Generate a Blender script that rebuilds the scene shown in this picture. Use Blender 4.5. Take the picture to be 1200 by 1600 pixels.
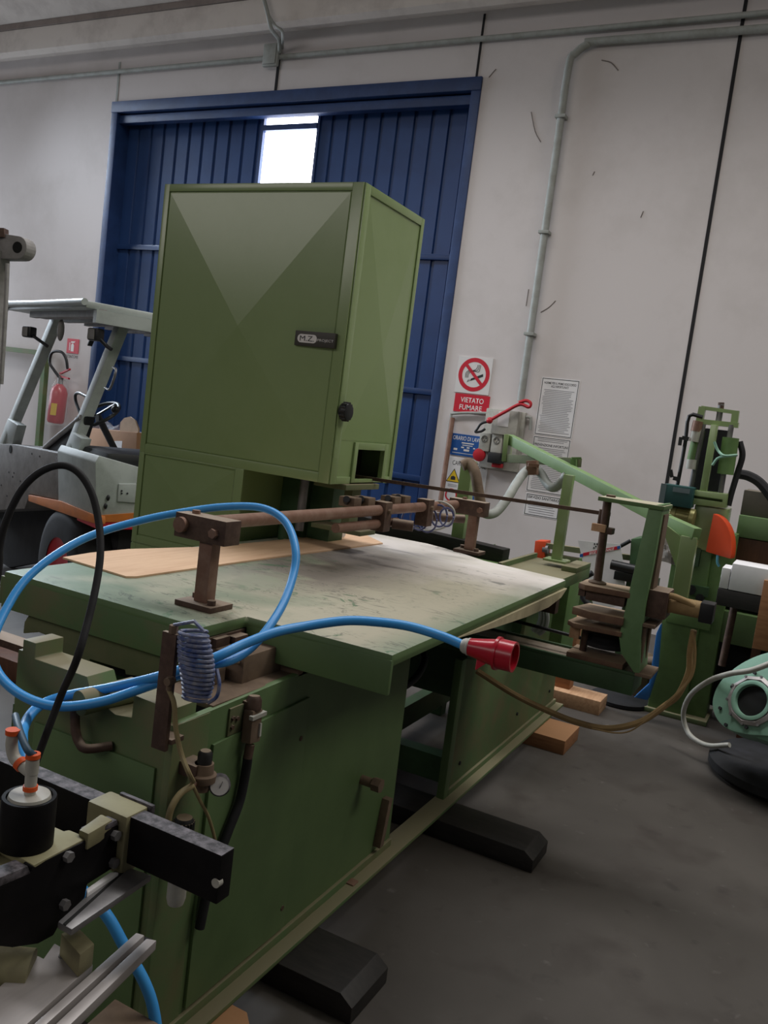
import bpy, bmesh, math, random
from mathutils import Vector, Matrix
random.seed(7)
C = bpy.context.scene
for o in list(bpy.data.objects): bpy.data.objects.remove(o)
# ---------------------------------------------------------------- camera
FPX, YAW, PITCH, ROLL, EYE = 1334.0, .4637, .1104, .12715, Vector((0, 0, 1.65))
_f = Vector((-math.sin(YAW)*math.cos(PITCH), math.cos(YAW)*math.cos(PITCH), -math.sin(PITCH)))
_r0 = Vector((math.cos(YAW), math.sin(YAW), 0)); _u0 = _r0.cross(_f)
_r = _r0*math.cos(ROLL) + _u0*math.sin(ROLL); _u = -_r0*math.sin(ROLL) + _u0*math.cos(ROLL)
cam = bpy.data.cameras.new('camera'); co = bpy.data.objects.new('camera', cam); C.collection.objects.link(co)
cam.sensor_fit = 'VERTICAL'; cam.sensor_height = 36; cam.lens = 36*FPX/1600; cam.clip_start = .05
M4 = Matrix((( _r.x, _u.x, -_f.x, EYE.x), (_r.y, _u.y, -_f.y, EYE.y), (_r.z, _u.z, -_f.z, EYE.z), (0, 0, 0, 1)))
co.matrix_world = M4; C.camera = co
# ---------------------------------------------------------------- light
C.view_settings.view_transform = 'Standard'; C.view_settings.look = 'None'
C.view_settings.exposure = 0.0; C.view_settings.gamma = 1
w = bpy.data.worlds.new('hall_air'); C.world = w; w.use_nodes = True
w.node_tree.nodes['Background'].inputs[0].default_value = (.92, .93, 1, 1)
w.node_tree.nodes['Background'].inputs[1].default_value = .05
def area(name, loc, aim, sx, sy, power, col):
    l = bpy.data.lights.new(name, 'AREA'); l.shape = 'RECTANGLE'; l.size = sx; l.size_y = sy; l.energy = power; l.color = col
    o = bpy.data.objects.new(name, l); C.collection.objects.link(o); o.location = loc
    o.rotation_euler = (Vector(aim)-Vector(loc)).to_track_quat('-Z', 'Y').to_euler(); return o
area('roof_skylight', (-2.0, 4.9, 8.2), (-2.2, 6.6, 0), 9, 1.6, 530, (1, .98, .97))
area('open_side_daylight', (-12.5, 6.2, 2.6), (-3, 5.0, .8), 3, 3, 130, (.80, .89, 1))
lk = area('left_fill_light', (-11.0, 6.2, 5.2), (-.2, 4.7, 0), 2.5, 1.2, 130, (.78, .88, 1)); lk.data.spread = math.radians(75)  # area light added to brighten the far floor; no skylight known there
area('right_skylight', (4.5, 4.5, 7.5), (-1.5, 4.5, 1.0), 5, 2, 165, (1, .94, .82))
area('rear_fill_light', (-6, -7.0, 6.2), (-3, 3.0, 2.6), 14, 2.4, 215, (1, .93, .88))  # unseen area light added to fill fronts and reflect in the cabinet
# ---------------------------------------------------------------- pixel helper: where the sight line of a photo point meets a real plane
def ray(x, y): return _f + (x-600)/FPX*_r - (y-800)/FPX*_u
def at(x, y, X=None, Y=None, Z=None, P=None, N=None, D=None):
    d = ray(x, y)
    if D is not None: return EYE + d*D
    if P is not None: t = (P-EYE).dot(N)/d.dot(N)
    elif X is not None: t = (X-EYE.x)/d.x
    elif Y is not None: t = (Y-EYE.y)/d.y
    else: t = (Z-EYE.z)/d.z
    return EYE + d*t
# ---------------------------------------------------------------- materials
def lin(h):
    c = [int(h[i:i+2], 16)/255 for i in (0, 2, 4)]
    return tuple(((v+.055)/1.055)**2.4 if v > .04045 else v/12.92 for v in c)+(1,)
def mat(name, base, dirt=None, amt=.5, scale=6, rough=.5, metal=0, bump=0, detail=6, stretch=None, dust=None, coat=0, spec=.5):
    m = bpy.data.materials.new(name); m.use_nodes = True; n = m.node_tree.nodes; l = m.node_tree.links
    b = n['Principled BSDF']; b.inputs['Roughness'].default_value = rough; b.inputs['Metallic'].default_value = metal
    b.inputs['Specular IOR Level'].default_value = spec; b.inputs['Coat Weight'].default_value = coat
    b.inputs['Base Color'].default_value = lin(base)
    if dirt:
        g = n.new('ShaderNodeNewGeometry'); mp = n.new('ShaderNodeMapping'); mp.inputs['Scale'].default_value = stretch or (1, 1, 1)
        l.new(g.outputs['Position'], mp.inputs[0])
        t = n.new('ShaderNodeTexNoise'); t.inputs['Scale'].default_value = scale; t.inputs['Detail'].default_value = detail; t.inputs['Roughness'].default_value = .65
        l.new(mp.outputs[0], t.inputs['Vector'])
        r = n.new('ShaderNodeValToRGB'); r.color_ramp.elements[0].position = .62-amt*.4; r.color_ramp.elements[1].position = .80-amt*.1
        l.new(t.outputs[0], r.inputs[0])
        x = n.new('ShaderNodeMix'); x.data_type = 'RGBA'; x.inputs[6].default_value = lin(base); x.inputs[7].default_value = lin(dirt)
        l.new(r.outputs[0], x.inputs[0]); l.new(x.outputs[2], b.inputs['Base Color'])
        if bump:
            bp = n.new('ShaderNodeBump'); bp.inputs['Strength'].default_value = bump; bp.inputs['Distance'].default_value = .004
            l.new(t.outputs[0], bp.inputs['Height']); l.new(bp.outputs[0], b.inputs['Normal'])
    if dust:
        g = n.new('ShaderNodeNewGeometry'); sp = n.new('ShaderNodeSeparateXYZ'); l.new(g.outputs['Normal'], sp.inputs[0])
        r2 = n.new('ShaderNodeMapRange'); l.new(sp.outputs[2], r2.inputs[0]); r2.inputs[1].default_value = .5; r2.inputs[2].default_value = .95; r2.inputs[4].default_value = .85
        y = n.new('ShaderNodeMix'); y.data_type = 'RGBA'; l.new(r2.outputs[0], y.inputs[0]); y.inputs[7].default_value = lin(dust); y.inputs[6].default_value = lin(base)
        src = b.inputs['Base Color'].links
        if src: l.new(src[0].from_socket, y.inputs[6])
        l.new(y.outputs[2], b.inputs['Base Color'])
    return m
def emit(name, col, s):
    m = bpy.data.materials.new(name); m.use_nodes = True; b = m.node_tree.nodes['Principled BSDF']
    b.inputs['Emission Color'].default_value = lin(col); b.inputs['Emission Strength'].default_value = s; b.inputs['Base Color'].default_value = lin(col); return m
wallm = mat('white_plaster', 'd0c9c7', 'c5bebb', .3, 1.3, .85, bump=.08)
beamm = mat('white_concrete', 'd3cbc4', 'b5aca6', .4, 2.5, .85)
beamd = mat('brown_grey_joint', '8a7f79', '766c67', .4, 5, .9)
cabm = mat('green_cabinet_paint', '8ca16c', '859b63', .4, 2, .25, spec=.85)
grn = mat('green_machine_paint', '617a4e', '536a43', .5, 3, .5, bump=.05)
grn_d = mat('dirty_green_paint', '5a7349', '746c4e', .5, 5, .6, bump=.1, dust='857c62')
grn_dark = mat('dark_green_paint_and_shade', '3c5a38', '2f4429', .5, 6, .55)
grn_far = mat('old_green_paint', '64834c', '556f3f', .5, 7, .55)
dusty = mat('dusty_casting', '686a4a', '586444', .6, 7, .8, bump=.1, dust='877c63')
brown = mat('rust_brown_steel', '4c382f', '6a5446', .5, 22, .65, .2, bump=.15, dust='9c8a78')
rust = mat('red_brown_rod', '7d5c4c', '94796a', .5, 14, .55, .2, bump=.08)
dust_br = mat('dust_covered_steel', '776452', '5b4a3d', .5, 12, .85, bump=.1)
blk = mat('black_steel', '0b090b', '151214', .4, 20, .6, 0, bump=.05, spec=.2)
blk_scuff = mat('scuffed_black_steel', '2a272a', '7d777d', .55, 55, .65, 0, bump=.3)
blkp = mat('black_plastic', '16171a', rough=.45)
blkdust = mat('dusty_black_plastic', '1b1b1a', '2a2825', .4, 20, .6, dust='84745f')
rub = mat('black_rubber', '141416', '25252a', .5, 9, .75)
bluep = mat('blue_door_paint', '24406f', '1e3763', .4, 3, .36)
blued = mat('blue_door_frame_paint', '1d3560', '2a4677', .4, 4, .5)
bluecab = mat('sky_blue_cable', '3f9ae2', '4aa2e6', .4, 8, .38)
bluecoil = mat('dusty_blue_coil', '33508f', '9a9aa2', .8, 60, .5)
redp = mat('red_plastic', 'b3152c', rough=.3, coat=.2)
redm = mat('red_paint', 'b8202c', rough=.45)
orange = mat('orange_guard_paint', 'd2491f', 'c0401b', .4, 9, .5)
cream = mat('cream_paint', '8f8a68', '776f55', .5, 14, .6, bump=.08)
greyp = mat('light_grey_plastic', 'b3b1a8', 'a09d92', .4, 20, .5)
steel = mat('grey_steel', '807e7e', '6c6a6d', .5, 18, .4, .4)
alum = mat('aluminium', 'b0aaa8', '989290', .4, 12, .45, .25, stretch=(1, .1, 1))
white_t = mat('white_truck_paint', 'a9afac', '8c918e', .45, 5, .45)
grey_t = mat('grey_truck_paint', '8d8a88', '6f6c6a', .5, 9, .6)
wood = mat('pale_wood', 'c79f7c', 'a97f5c', .5, 5, .7, stretch=(9, 1, 9), bump=.05)
ply = mat('pale_plywood', 'deba98', 'cda583', .5, 4, .65, stretch=(10, 1.2, 10))
tan = mat('tan_timber', 'a1714c', '85583a', .5, 4, .75, stretch=(2, 12, 12), dust='b0835c')
card = mat('brown_cardboard', 'a9805f', '97704f', .4, 6, .85)
paper = mat('white_paper', 'e2e0e0', 'd3d1d2', .4, 5, .7)
plate = mat('white_sign_plate', 'd9d6d4', rough=.5)
ink = mat('black_ink', '222226', rough=.7)
greyink = mat('grey_ink', 'a3a1a4', rough=.7)
redsign = mat('red_sign_print', 'c3182f', rough=.45)
bluesign = mat('blue_sign_print', '1f57a0', rough=.45)
yell = mat('yellow_sign_print', 'd8b422', rough=.5)
whtink = mat('white_ink', 'e8e6e4', rough=.6)
tubem = mat('dusty_clear_tube', '8e805a', '7a6c4a', .5, 20, .6)
tanhose = mat('dusty_tan_hose', 'a08458', '86704a', .5, 15, .7)
conduit = mat('grey_conduit', '9ea19d', '86887f', .5, 9, .55)
teal = mat('pale_green_fan_paint', '84ad97', '749c88', .4, 6, .5)
tealbox = mat('dark_teal_box', '1d4a48', '173c3c', .4, 8, .5)
grbox = mat('grey_box_face', '66757a', rough=.55)
darkv = mat('dark_recess_shade', '0d0d0c', rough=.9)
amber = mat('amber_lens', 'b8500f', rough=.2, coat=.5)
motorm = mat('olive_motor', '9a9460', '827c4e', .4, 14, .4, .4)
brass = mat('yellow_regulator', 'a98748', '8d6f3a', .4, 20, .5, .2)
timber_d = mat('black_oily_timber', '1b1816', '2c2724', .5, 6, .6, stretch=(2, 10, 10))
boardb = mat('brown_board', '553423', '6b432c', .5, 5, .6, stretch=(6, 6, 1))
# table top: worn green paint, pale dust, dark scuffs, far end painted as light sheen
def table_mat():
    m = bpy.data.materials.new('dusty_sheen_green_table'); m.use_nodes = True; n = m.node_tree.nodes; l = m.node_tree.links; b = n['Principled BSDF']
    g = n.new('ShaderNodeNewGeometry'); s = n.new('ShaderNodeSeparateXYZ'); l.new(g.outputs['Position'], s.inputs[0])
    def noise(scale, st, det=8, dist=0):
        mp = n.new('ShaderNodeMapping'); mp.inputs['Scale'].default_value = st; l.new(g.outputs['Position'], mp.inputs[0])
        t = n.new('ShaderNodeTexNoise'); t.inputs['Scale'].default_value = scale; t.inputs['Detail'].default_value = det; t.inputs['Distortion'].default_value = dist; l.new(mp.outputs[0], t.inputs['Vector']); return t.outputs[0]
    def ma(op, a, b_, c=None):
        q = n.new('ShaderNodeMath'); q.operation = op
        for i, v in enumerate((a, b_, c)):
            if v is None: continue
            if isinstance(v, (int, float)): q.inputs[i].default_value = v
            else: l.new(v, q.inputs[i])
        return q.outputs[0]
    def mr(v, a, b_):
        q = n.new('ShaderNodeMapRange'); l.new(v, q.inputs[0]); q.inputs[1].default_value = a; q.inputs[2].default_value = b_; return q.outputs[0]
    def mix(f, a, b_):
        q = n.new('ShaderNodeMix'); q.data_type = 'RGBA'; l.new(f, q.inputs[0])
        for i, v in ((6, a), (7, b_)):
            if isinstance(v, str): q.inputs[i].default_value = lin(v)
            else: l.new(v, q.inputs[i])
        return q.outputs[2]
    n1 = noise(3.2, (1, 1, 1), 9, .4); n2 = noise(11, (1, 1, 1), 6, 1.2); n3 = noise(5, (1, 2.4, 1), 8, 2.2); n4 = noise(2.2, (1, 1, 1), 5, .6)
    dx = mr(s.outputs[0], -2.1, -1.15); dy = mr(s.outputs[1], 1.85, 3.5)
    dust = ma('ADD', ma('MULTIPLY', dx, .42), ma('MULTIPLY', dy, .26))  # gradient to the far right paints light sheen along with dust
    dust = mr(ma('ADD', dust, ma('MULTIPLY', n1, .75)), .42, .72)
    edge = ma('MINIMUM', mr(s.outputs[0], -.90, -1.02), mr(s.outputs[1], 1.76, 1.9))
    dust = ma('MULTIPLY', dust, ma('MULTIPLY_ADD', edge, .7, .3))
    c = mix(dust, '6b826a', 'b3ad98')  # dust colour, also carries the painted light sheen
    white = mr(ma('ADD', ma('MULTIPLY', dy, 1.0), ma('MULTIPLY', ma('SUBTRACT', n1, .5), .7)), .66, 1.05)  # white far end is light sheen put into the colour
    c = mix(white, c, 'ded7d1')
    # grey rubbed area along the sheet
    gx = ma('MULTIPLY', mr(s.outputs[0], -2.1, -1.75), mr(s.outputs[0], -1.2, -1.5)); gy = ma('MULTIPLY', mr(s.outputs[1], 2.15, 2.6), mr(s.outputs[1], 3.6, 3.15))
    grey = ma('MULTIPLY', ma('MULTIPLY', gx, gy), mr(n1, .34, .46)); c = mix(ma('MULTIPLY', grey, .85), c, '7a716b')
    sc = ma('MULTIPLY', mr(ma('ABSOLUTE', ma('SUBTRACT', n3, .5), 0), .020, .004), mr(n2, .40, .56)); sc = ma('MULTIPLY', sc, mr(s.outputs[1], 3.5, 2.6)); sc = ma('MULTIPLY', sc, ma('MULTIPLY_ADD', mr(n4, .42, .55), .85, .15)); c = mix(ma('MULTIPLY', sc, .75), c, '39413a'); ds = mr(n3, .60, .70); c = mix(ma('MULTIPLY', ma('MULTIPLY', ds, mr(n4, .42, .55)), .65), c, '4a4d48')
    ch = mr(n2, .62, .67); ch = ma('MULTIPLY', ma('MULTIPLY', ch, mr(n4, .46, .58)), mr(s.outputs[1], 3.3, 2.7)); c = mix(ma('MULTIPLY', ch, .8), c, '4c7150')
    up = n.new('ShaderNodeSeparateXYZ'); l.new(g.outputs['Normal'], up.inputs[0]); c = mix(mr(up.outputs[2], .30, .8), '617a4e', c)
    l.new(c, b.inputs['Base Color']); b.inputs['Roughness'].default_value = .55
    bp = n.new('ShaderNodeBump'); bp.inputs['Strength'].default_value = .12; bp.inputs['Distance'].default_value = .004; l.new(n2, bp.inputs['Height']); l.new(bp.outputs[0], b.inputs['Normal'])
    return m
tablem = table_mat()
def floor_mat():
    m = bpy.data.materials.new('stained_concrete_floor'); m.use_nodes = True; n = m.node_tree.nodes; l = m.node_tree.links; b = n['Principled BSDF']
    g = n.new('ShaderNodeNewGeometry'); prev = None
    for sc, a, b_, col, f in ((1.1, .42, .62, '3a3530', .65), (3.6, .52, .70, '37302b', .7), (9, .62, .74, '2f2926', .6), (16, .66, .76, '827d79', .25)):
        t = n.new('ShaderNodeTexNoise'); t.inputs['Scale'].default_value = sc; t.inputs['Detail'].default_value = 8; t.inputs['Distortion'].default_value = .3; l.new(g.outputs['Position'], t.inputs['Vector'])
        r = n.new('ShaderNodeMapRange'); l.new(t.outputs[0], r.inputs[0]); r.inputs[1].default_value = a; r.inputs[2].default_value = b_; r.inputs[4].default_value = f
        x = n.new('ShaderNodeMix'); x.data_type = 'RGBA'; l.new(r.outputs[0], x.inputs[0]); x.inputs[7].default_value = lin(col)
        if prev is None: x.inputs[6].default_value = lin('4f4a45')
        else: l.new(prev, x.inputs[6])
        prev = x.outputs[2]
    l.new(prev, b.inputs['Base Color']); b.inputs['Roughness'].default_value = .62
    return m
# ---------------------------------------------------------------- mesh tools
V = Vector
class G:
    def __init__(s): s.b = bmesh.new()
    def box(s, a, b, bev=0):
        x0, y0, z0 = (min(a[i], b[i]) for i in range(3)); x1, y1, z1 = (max(a[i], b[i]) for i in range(3))
        return s.prism([V((x0, y0, z0)), V((x1, y0, z0)), V((x1, y1, z0)), V((x0, y1, z0))], V((0, 0, z1-z0)), bev)
    def prism(s, pts, ext, bev=0):
        b = s.b; ext = V(ext); lo = [b.verts.new(V(p)) for p in pts]; hi = [b.verts.new(V(p)+ext) for p in pts]; n = len(pts)
        fs = [b.faces.new(lo[::-1]), b.faces.new(hi)]+[b.faces.new((lo[i], lo[(i+1) % n], hi[(i+1) % n], hi[i])) for i in range(n)]
        bmesh.ops.recalc_face_normals(b, faces=fs)
        if bev:
            es = set(e for f in fs for e in f.edges); bmesh.ops.bevel(b, geom=list(es), offset=bev, segments=2, profile=.6, affect='EDGES', clamp_overlap=True)
        return s
    def bar(s, p, q, w, h, up=(0, 0, 1), bev=0):
        p = V(p); q = V(q); d = (q-p).normalized(); sd = d.cross(V(up)).normalized(); u = sd.cross(d)
        return s.prism([p+sd*a*w/2+u*c*h/2 for a, c in ((-1, -1), (1, -1), (1, 1), (-1, 1))], q-p, bev)
    def cyl(s, p, q, r, r2=None, n=24):
        return s.lathe([(0, 0), (r, 0), (r if r2 is None else r2, 1), (0, 1)], p, V(q)-V(p), n)
    def lathe(s, prof, p, ax, n=24):
        # prof: (radius, fraction along ax)
        p = V(p); ax = V(ax); d = ax.normalized(); a = d.orthogonal().normalized(); c = d.cross(a); rings = []; b = s.b
        for r, h in prof:
            o = p+ax*h
            rings.append([b.verts.new(o)] if r < 1e-6 else [b.verts.new(o+a*r*math.cos(2*math.pi*i/n)+c*r*math.sin(2*math.pi*i/n)) for i in range(n)])
        fs = []
        for A, B in zip(rings, rings[1:]):
            for i in range(n):
                j = (i+1) % n
                if len(A) == 1 and len(B) == 1: continue
                if len(A) == 1: fs.append(b.faces.new((A[0], B[i], B[j])))
                elif len(B) == 1: fs.append(b.faces.new((A[i], A[j], B[0])))
                else: fs.append(b.faces.new((A[i], A[j], B[j], B[i])))
        bmesh.ops.recalc_face_normals(b, faces=fs); return s
    def tube(s, pts, r, n=12, sub=8, r2=None):
        pts = [V(p) for p in pts]
        if sub > 1 and len(pts) > 2:
            P = [pts[0]*2-pts[1]]+pts+[pts[-1]*2-pts[-2]]; out = []
            for i in range(1, len(P)-2):
                for k in range(sub):
                    t = k/sub; p0, p1, p2, p3 = P[i-1:i+3]
                    out.append(.5*((2*p1)+(p2-p0)*t+(2*p0-5*p1+4*p2-p3)*t*t+(3*p1-p0-3*p2+p3)*t**3))
            pts = out+[pts[-1]]
        b = s.b; rings = []; a = None; fs = []
        for i, p in enumerate(pts):
            d = (pts[min(i+1, len(pts)-1)]-pts[max(i-1, 0)]).normalized()
            if a is None: a = d.orthogonal().normalized()
            a = (a-d*a.dot(d)).normalized(); c = d.cross(a); rr = r if r2 is None else r+(r2-r)*i/(len(pts)-1)
            rings.append([b.verts.new(p+a*rr*math.cos(2*math.pi*k/n)+c*rr*math.sin(2*math.pi*k/n)) for k in range(n)])
        for A, B in zip(rings, rings[1:]):
            for k in range(n): fs.append(b.faces.new((A[k], A[(k+1) % n], B[(k+1) % n], B[k])))
        fs += [b.faces.new(rings[0][::-1]), b.faces.new(rings[-1])]
        bmesh.ops.recalc_face_normals(b, faces=fs); return s
    def poly(s, pts): s.b.faces.new([s.b.verts.new(V(p)) for p in pts]); return s
    def sphere(s, p, r, sc=(1, 1, 1), n=20):
        bmesh.ops.create_uvsphere(s.b, u_segments=n, v_segments=n//2, radius=r, matrix=Matrix.Translation(V(p)) @ Matrix.Diagonal((*sc, 1))); return s
    def ring(s, p, ax, R, r, n=40, m=10):
        d = V(ax).normalized(); a = d.orthogonal().normalized(); c = d.cross(a); b = s.b; rows = []
        for i in range(n):
            q = a*math.cos(2*math.pi*i/n)+c*math.sin(2*math.pi*i/n)
            rows.append([b.verts.new(V(p)+q*(R+r*math.cos(2*math.pi*k/m))+d*r*math.sin(2*math.pi*k/m)) for k in range(m)])
        for i in range(n):
            for k in range(m): b.faces.new((rows[i][k], rows[(i+1) % n][k], rows[(i+1) % n][(k+1) % m], rows[i][(k+1) % m]))
        return s
    def mesh(s, name, m):
        me = bpy.data.meshes.new(name); s.b.normal_update(); s.b.to_mesh(me); s.b.free(); me.materials.append(m)
        me.polygons.foreach_set('use_smooth', [True]*len(me.polygons)); me.set_sharp_from_angle(angle=math.radians(38)); return me
COL = C.collection
def link(o, parent):
    COL.objects.link(o)
    if parent is not None:
        o.parent = parent
        if parent.type == 'EMPTY': o.location = -parent.location
def obj(name, g, m, parent=None, label=None, cat=None, group=None, kind=None):
    me = g.mesh(name, m); o = bpy.data.objects.new(name, me)
    if parent is None and kind != 'structure':
        xs = [v.co for v in me.vertices]; c = V(((min(p.x for p in xs)+max(p.x for p in xs))/2, (min(p.y for p in xs)+max(p.y for p in xs))/2, min(p.z for p in xs)))
        me.transform(Matrix.Translation(-c)); o.location = c
    link(o, parent)
    if label: o['label'] = label
    if cat: o['category'] = cat
    if group: o['group'] = group
    if kind: o['kind'] = kind
    return o
def thing(name, label, cat, loc, group=None):
    o = bpy.data.objects.new(name, None); COL.objects.link(o); o.empty_display_size = .1; o.location = V(loc); o['label'] = label; o['category'] = cat
    if group: o['group'] = group
    return o
def struct(name, g, m, parent=None):
    o = obj(name, g, m, parent, kind='structure' if parent is None else None); return o
def text(s, c, h, right, up, m, parent, name='lettering', wide=None, bold=0, th=.0006, shear=0):
    cu = bpy.data.curves.new('t', 'FONT'); cu.body = s; cu.size = 1; cu.extrude = 0; cu.offset = bold; cu.align_x = 'CENTER'; cu.align_y = 'CENTER'; cu.shear = shear; cu.resolution_u = 4; cu.space_line = .9
    t = bpy.data.objects.new('t', cu); COL.objects.link(t); dg = bpy.context.evaluated_depsgraph_get(); dg.update()
    me = bpy.data.meshes.new_from_object(t.evaluated_get(dg)); bpy.data.objects.remove(t); bpy.data.curves.remove(cu)
    xs = [v.co.x for v in me.vertices]; ys = [v.co.y for v in me.vertices]; mx = (min(xs)+max(xs))/2; my = (min(ys)+max(ys))/2
    sy = h/(max(ys)-min(ys)); sx = sy if wide is None else wide/(max(xs)-min(xs)); r = V(right).normalized(); u = V(up).normalized(); nn = r.cross(u)
    for v in me.vertices: v.co = V(c)+r*(v.co.x-mx)*sx+u*(v.co.y-my)*sy+nn*th
    me.name = name; me.materials.clear(); me.materials.append(m); o = bpy.data.objects.new(name, me); link(o, parent); return o
def bolt(g, p, ax, r=.012, h=.012): g.cyl(p, V(p)+V(ax).normalized()*h, r, n=6); return g
RX, UZ = V((1, 0, 0)), V((0, 0, 1))
# ================================================================ setting
WY = 8.0
struct('floor', G().box((-15, -3, -.1), (5, WY+.4, 0)), floor_mat())
g = G(); g.box((-15, WY, 0), (-8.39, WY+.25, 5.0)); g.box((-3.53, WY, 0), (5, WY+.25, 5.0)); g.box((-15, WY, 5.0), (5, WY+.25, 6.4))
struct('wall_back', g, wallm)
g = G(); g.prism([(-15, WY, 5.66), (-15, 7.9, 5.60), (-15, 7.74, 5.56), (-15, 7.68, 5.60), (-15, 7.68, 5.86), (-15, WY, 5.86)], (20, 0, 0)); struct('trim_1', g, beamm)
struct('trim_2', G().box((-15, 7.66, 5.865), (5, WY, 5.93)), beamd)
g = G(); g.prism([(-15, 7.62, 5.935), (-15, 7.3, 6.1), (-15, 5.9, 6.5), (-15, 5.9, 6.7), (-15, WY, 6.7), (-15, WY, 5.935)], (20, 0, 0)); struct('ceiling', g, beamm)
# dark joints between the wall panels
jm = mat('dark_joint', '1d1b1c', rough=.9)
def joint(x, z0, z1, wd): return G().box((x-wd/2, WY-.006, z0), (x+wd/2, WY+.01, z1))
struct('trim_3', joint(-1.215, 0, 5.62, .03), jm)
struct('trim_4', joint(-3.60, 5.02, 5.62, .022), jm)
struct('trim_5', joint(-8.34, 5.02, 5.5, .03), conduit)
struct('trim_6', joint(-5.98, 5.03, 5.5, .035), jm)
g = G()
for pts in ([(775, 108), (768, 116), (764, 121)], [(940, 94), (955, 98), (966, 110)], [(830, 175), (836, 205), (845, 222)], [(929, 268), (926, 274)], [(826, 452), (822, 478)], [(868, 470), (858, 480), (845, 488)], [(1005, 330), (1001, 340)]):
    g.tube([at(x, y, Y=WY-.001) for x, y in pts], .005, 6, 3)
struct('trim_7', g, mat('wall_crack', '7d746f', rough=.95))
# ---- blue sliding door
DX0, DX1, DZ = -8.39, -3.53, 5.0
d = thing('door_1', 'tall blue corrugated sliding door with a bright window', 'door', ((DX0+DX1)/2, WY+.2, 0)); d['kind'] = 'structure'; del d['label']; del d['category']
g = G(); g.box((DX0, WY-.02, 0), (DX0+.10, WY+.28, DZ), .01); g.box((DX1-.10, WY-.02, 0), (DX1, WY+.28, DZ), .01); g.box((DX0, WY-.03, DZ-.10), (DX1, WY+.28, DZ+.03), .01); g.box((DX0+.1, WY+.02, DZ-.215), (DX1-.1, WY+.12, DZ-.12), .01)
obj('door_frame', g, blued, d)
# leaf: vertical ribbed sheets with a hole for the glazing
WX0, WX1, WZ0, WZ1 = -6.22, -5.50, 3.98, 4.83
prof = []; x = DX0+.1
while x < DX1-.12:
    prof += [(x, 0), (x+.155, 0), (x+.165, .022), (x+.19, .022), (x+.2, 0)]; x += .2
prof = [p for p in prof if p[0] < DX1-.1]+[(DX1-.1, 0)]
def sheet(g, x0, x1, z0, z1, y):
    pr = [(x0, 0)]+[p for p in prof if x0 < p[0] < x1]+[(x1, 0)]
    vs = [(g.b.verts.new((a, y+b, z0)), g.b.verts.new((a, y+b, z1))) for a, b in pr]
    for (a, b), (c, e) in zip(vs, vs[1:]): g.b.faces.new((a, c, e, b))
LY = WY+.2; g = G()
for x0, x1, z0, z1 in ((DX0+.1, WX0, 0, DZ-.1), (WX1, DX1-.1, 0, DZ-.1), (WX0, WX1, 0, WZ0), (WX0, WX1, WZ1, DZ-.1)): sheet(g, x0, x1, z0, z1, LY)
obj('door_leaf', g, bluep, d)
g = G()
for z in (1.05, 1.96, 3.34): g.box((DX0+.1, LY-.035, z-.03), (DX1-.1, LY+.002, z+.03), .006)
obj('rail', g, bluep, d)
g = G(); g.box((WX0-.03, LY-.03, WZ0-.03), (WX0, LY+.04, WZ1+.03)); g.box((WX1, LY-.03, WZ0-.03), (WX1+.03, LY+.04, WZ1+.03)); g.box((WX0, LY-.03, WZ0-.03), (WX1, LY+.04, WZ0)); g.box((WX0, LY-.03, WZ1), (WX1, LY+.04, WZ1+.03)); g.box((WX0, LY-.04, 4.675), (WX1, LY+.04, 4.735))
wf = obj('window_frame', g, blued, d)
win = emit('daylit_glass', 'f4f6ff', 9)
obj('window_pane', G().box((WX0, LY+.02, WZ0), (WX1, LY+.03, WZ1)), win, d)
# ---- conduits on the wall
def pipe(name, pts, r, label, m=conduit, sub=6):
    return obj(name, G().tube(pts, r, 12, sub), m, None, label, 'pipe')
pipe('conduit_pipe', [(-13, 7.955, 5.36), (-9, 7.955, 5.37), (-4.7, 7.955, 5.37), (-1.02, 7.955, 5.37), (4, 7.955, 5.38)], .026, 'long grey conduit running along the top of the wall above the blue door', sub=1)
pa, pb, pc, pd = at(1200, 48, Y=7.95), at(915, 66, Y=7.95), at(885, 95, Y=7.95), at(820, 560, Y=7.95)
z1 = pb.z; px_ = -2.67
g = G().tube([(4, 7.95, z1-.02), (-1, 7.95, z1-.01), (px_+.26, 7.95, z1), (px_+.16, 7.95, z1-.015), (px_+.05, 7.95, z1-.09), (px_, 7.95, z1-.22), (px_, 7.95, 4.2), (px_, 7.95, 3), (px_, 7.95, 1.96)], .035, 12, 5)
cp = thing('conduit_pipe', 'grey conduit that bends down the wall right of the blue door to the socket panel', 'pipe', (px_, 7.95, 1.96))
obj('pipe', g, conduit, cp)
for z in (4.6, 3.55, 2.6): obj('pipe_clip', G().box((px_-.05, 7.905, z-.015), (px_+.05, WY, z+.015), .004), conduit, cp)
jb = thing('junction_box', 'small grey junction box on the wall above the blue door window', 'junction box', (-6.03, 7.93, 5.28))
obj('box_body', G().box((-6.13, 7.90, 5.26), (-5.93, 7.94, 5.50), .012), conduit, jb); obj('box_lid', G().box((-6.11, 7.885, 5.28), (-5.95, 7.90, 5.48), .006), conduit, jb)
g = G().tube([at(410, -10, Y=7.6), at(418, 20, Y=7.6), at(424, 45, Y=7.63), at(436, 62, Y=7.8), at(437, 82, Y=7.93)], .022, 10); g.tube([at(416, 18, Y=7.6), at(430, 40, Y=7.62), at(441, 50, Y=7.66), at(441, 75, Y=7.93)], .016, 8)
obj('cable_drop', g, conduit, None, 'grey cables hanging from the ceiling beam down to the junction box', 'cable')
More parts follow.
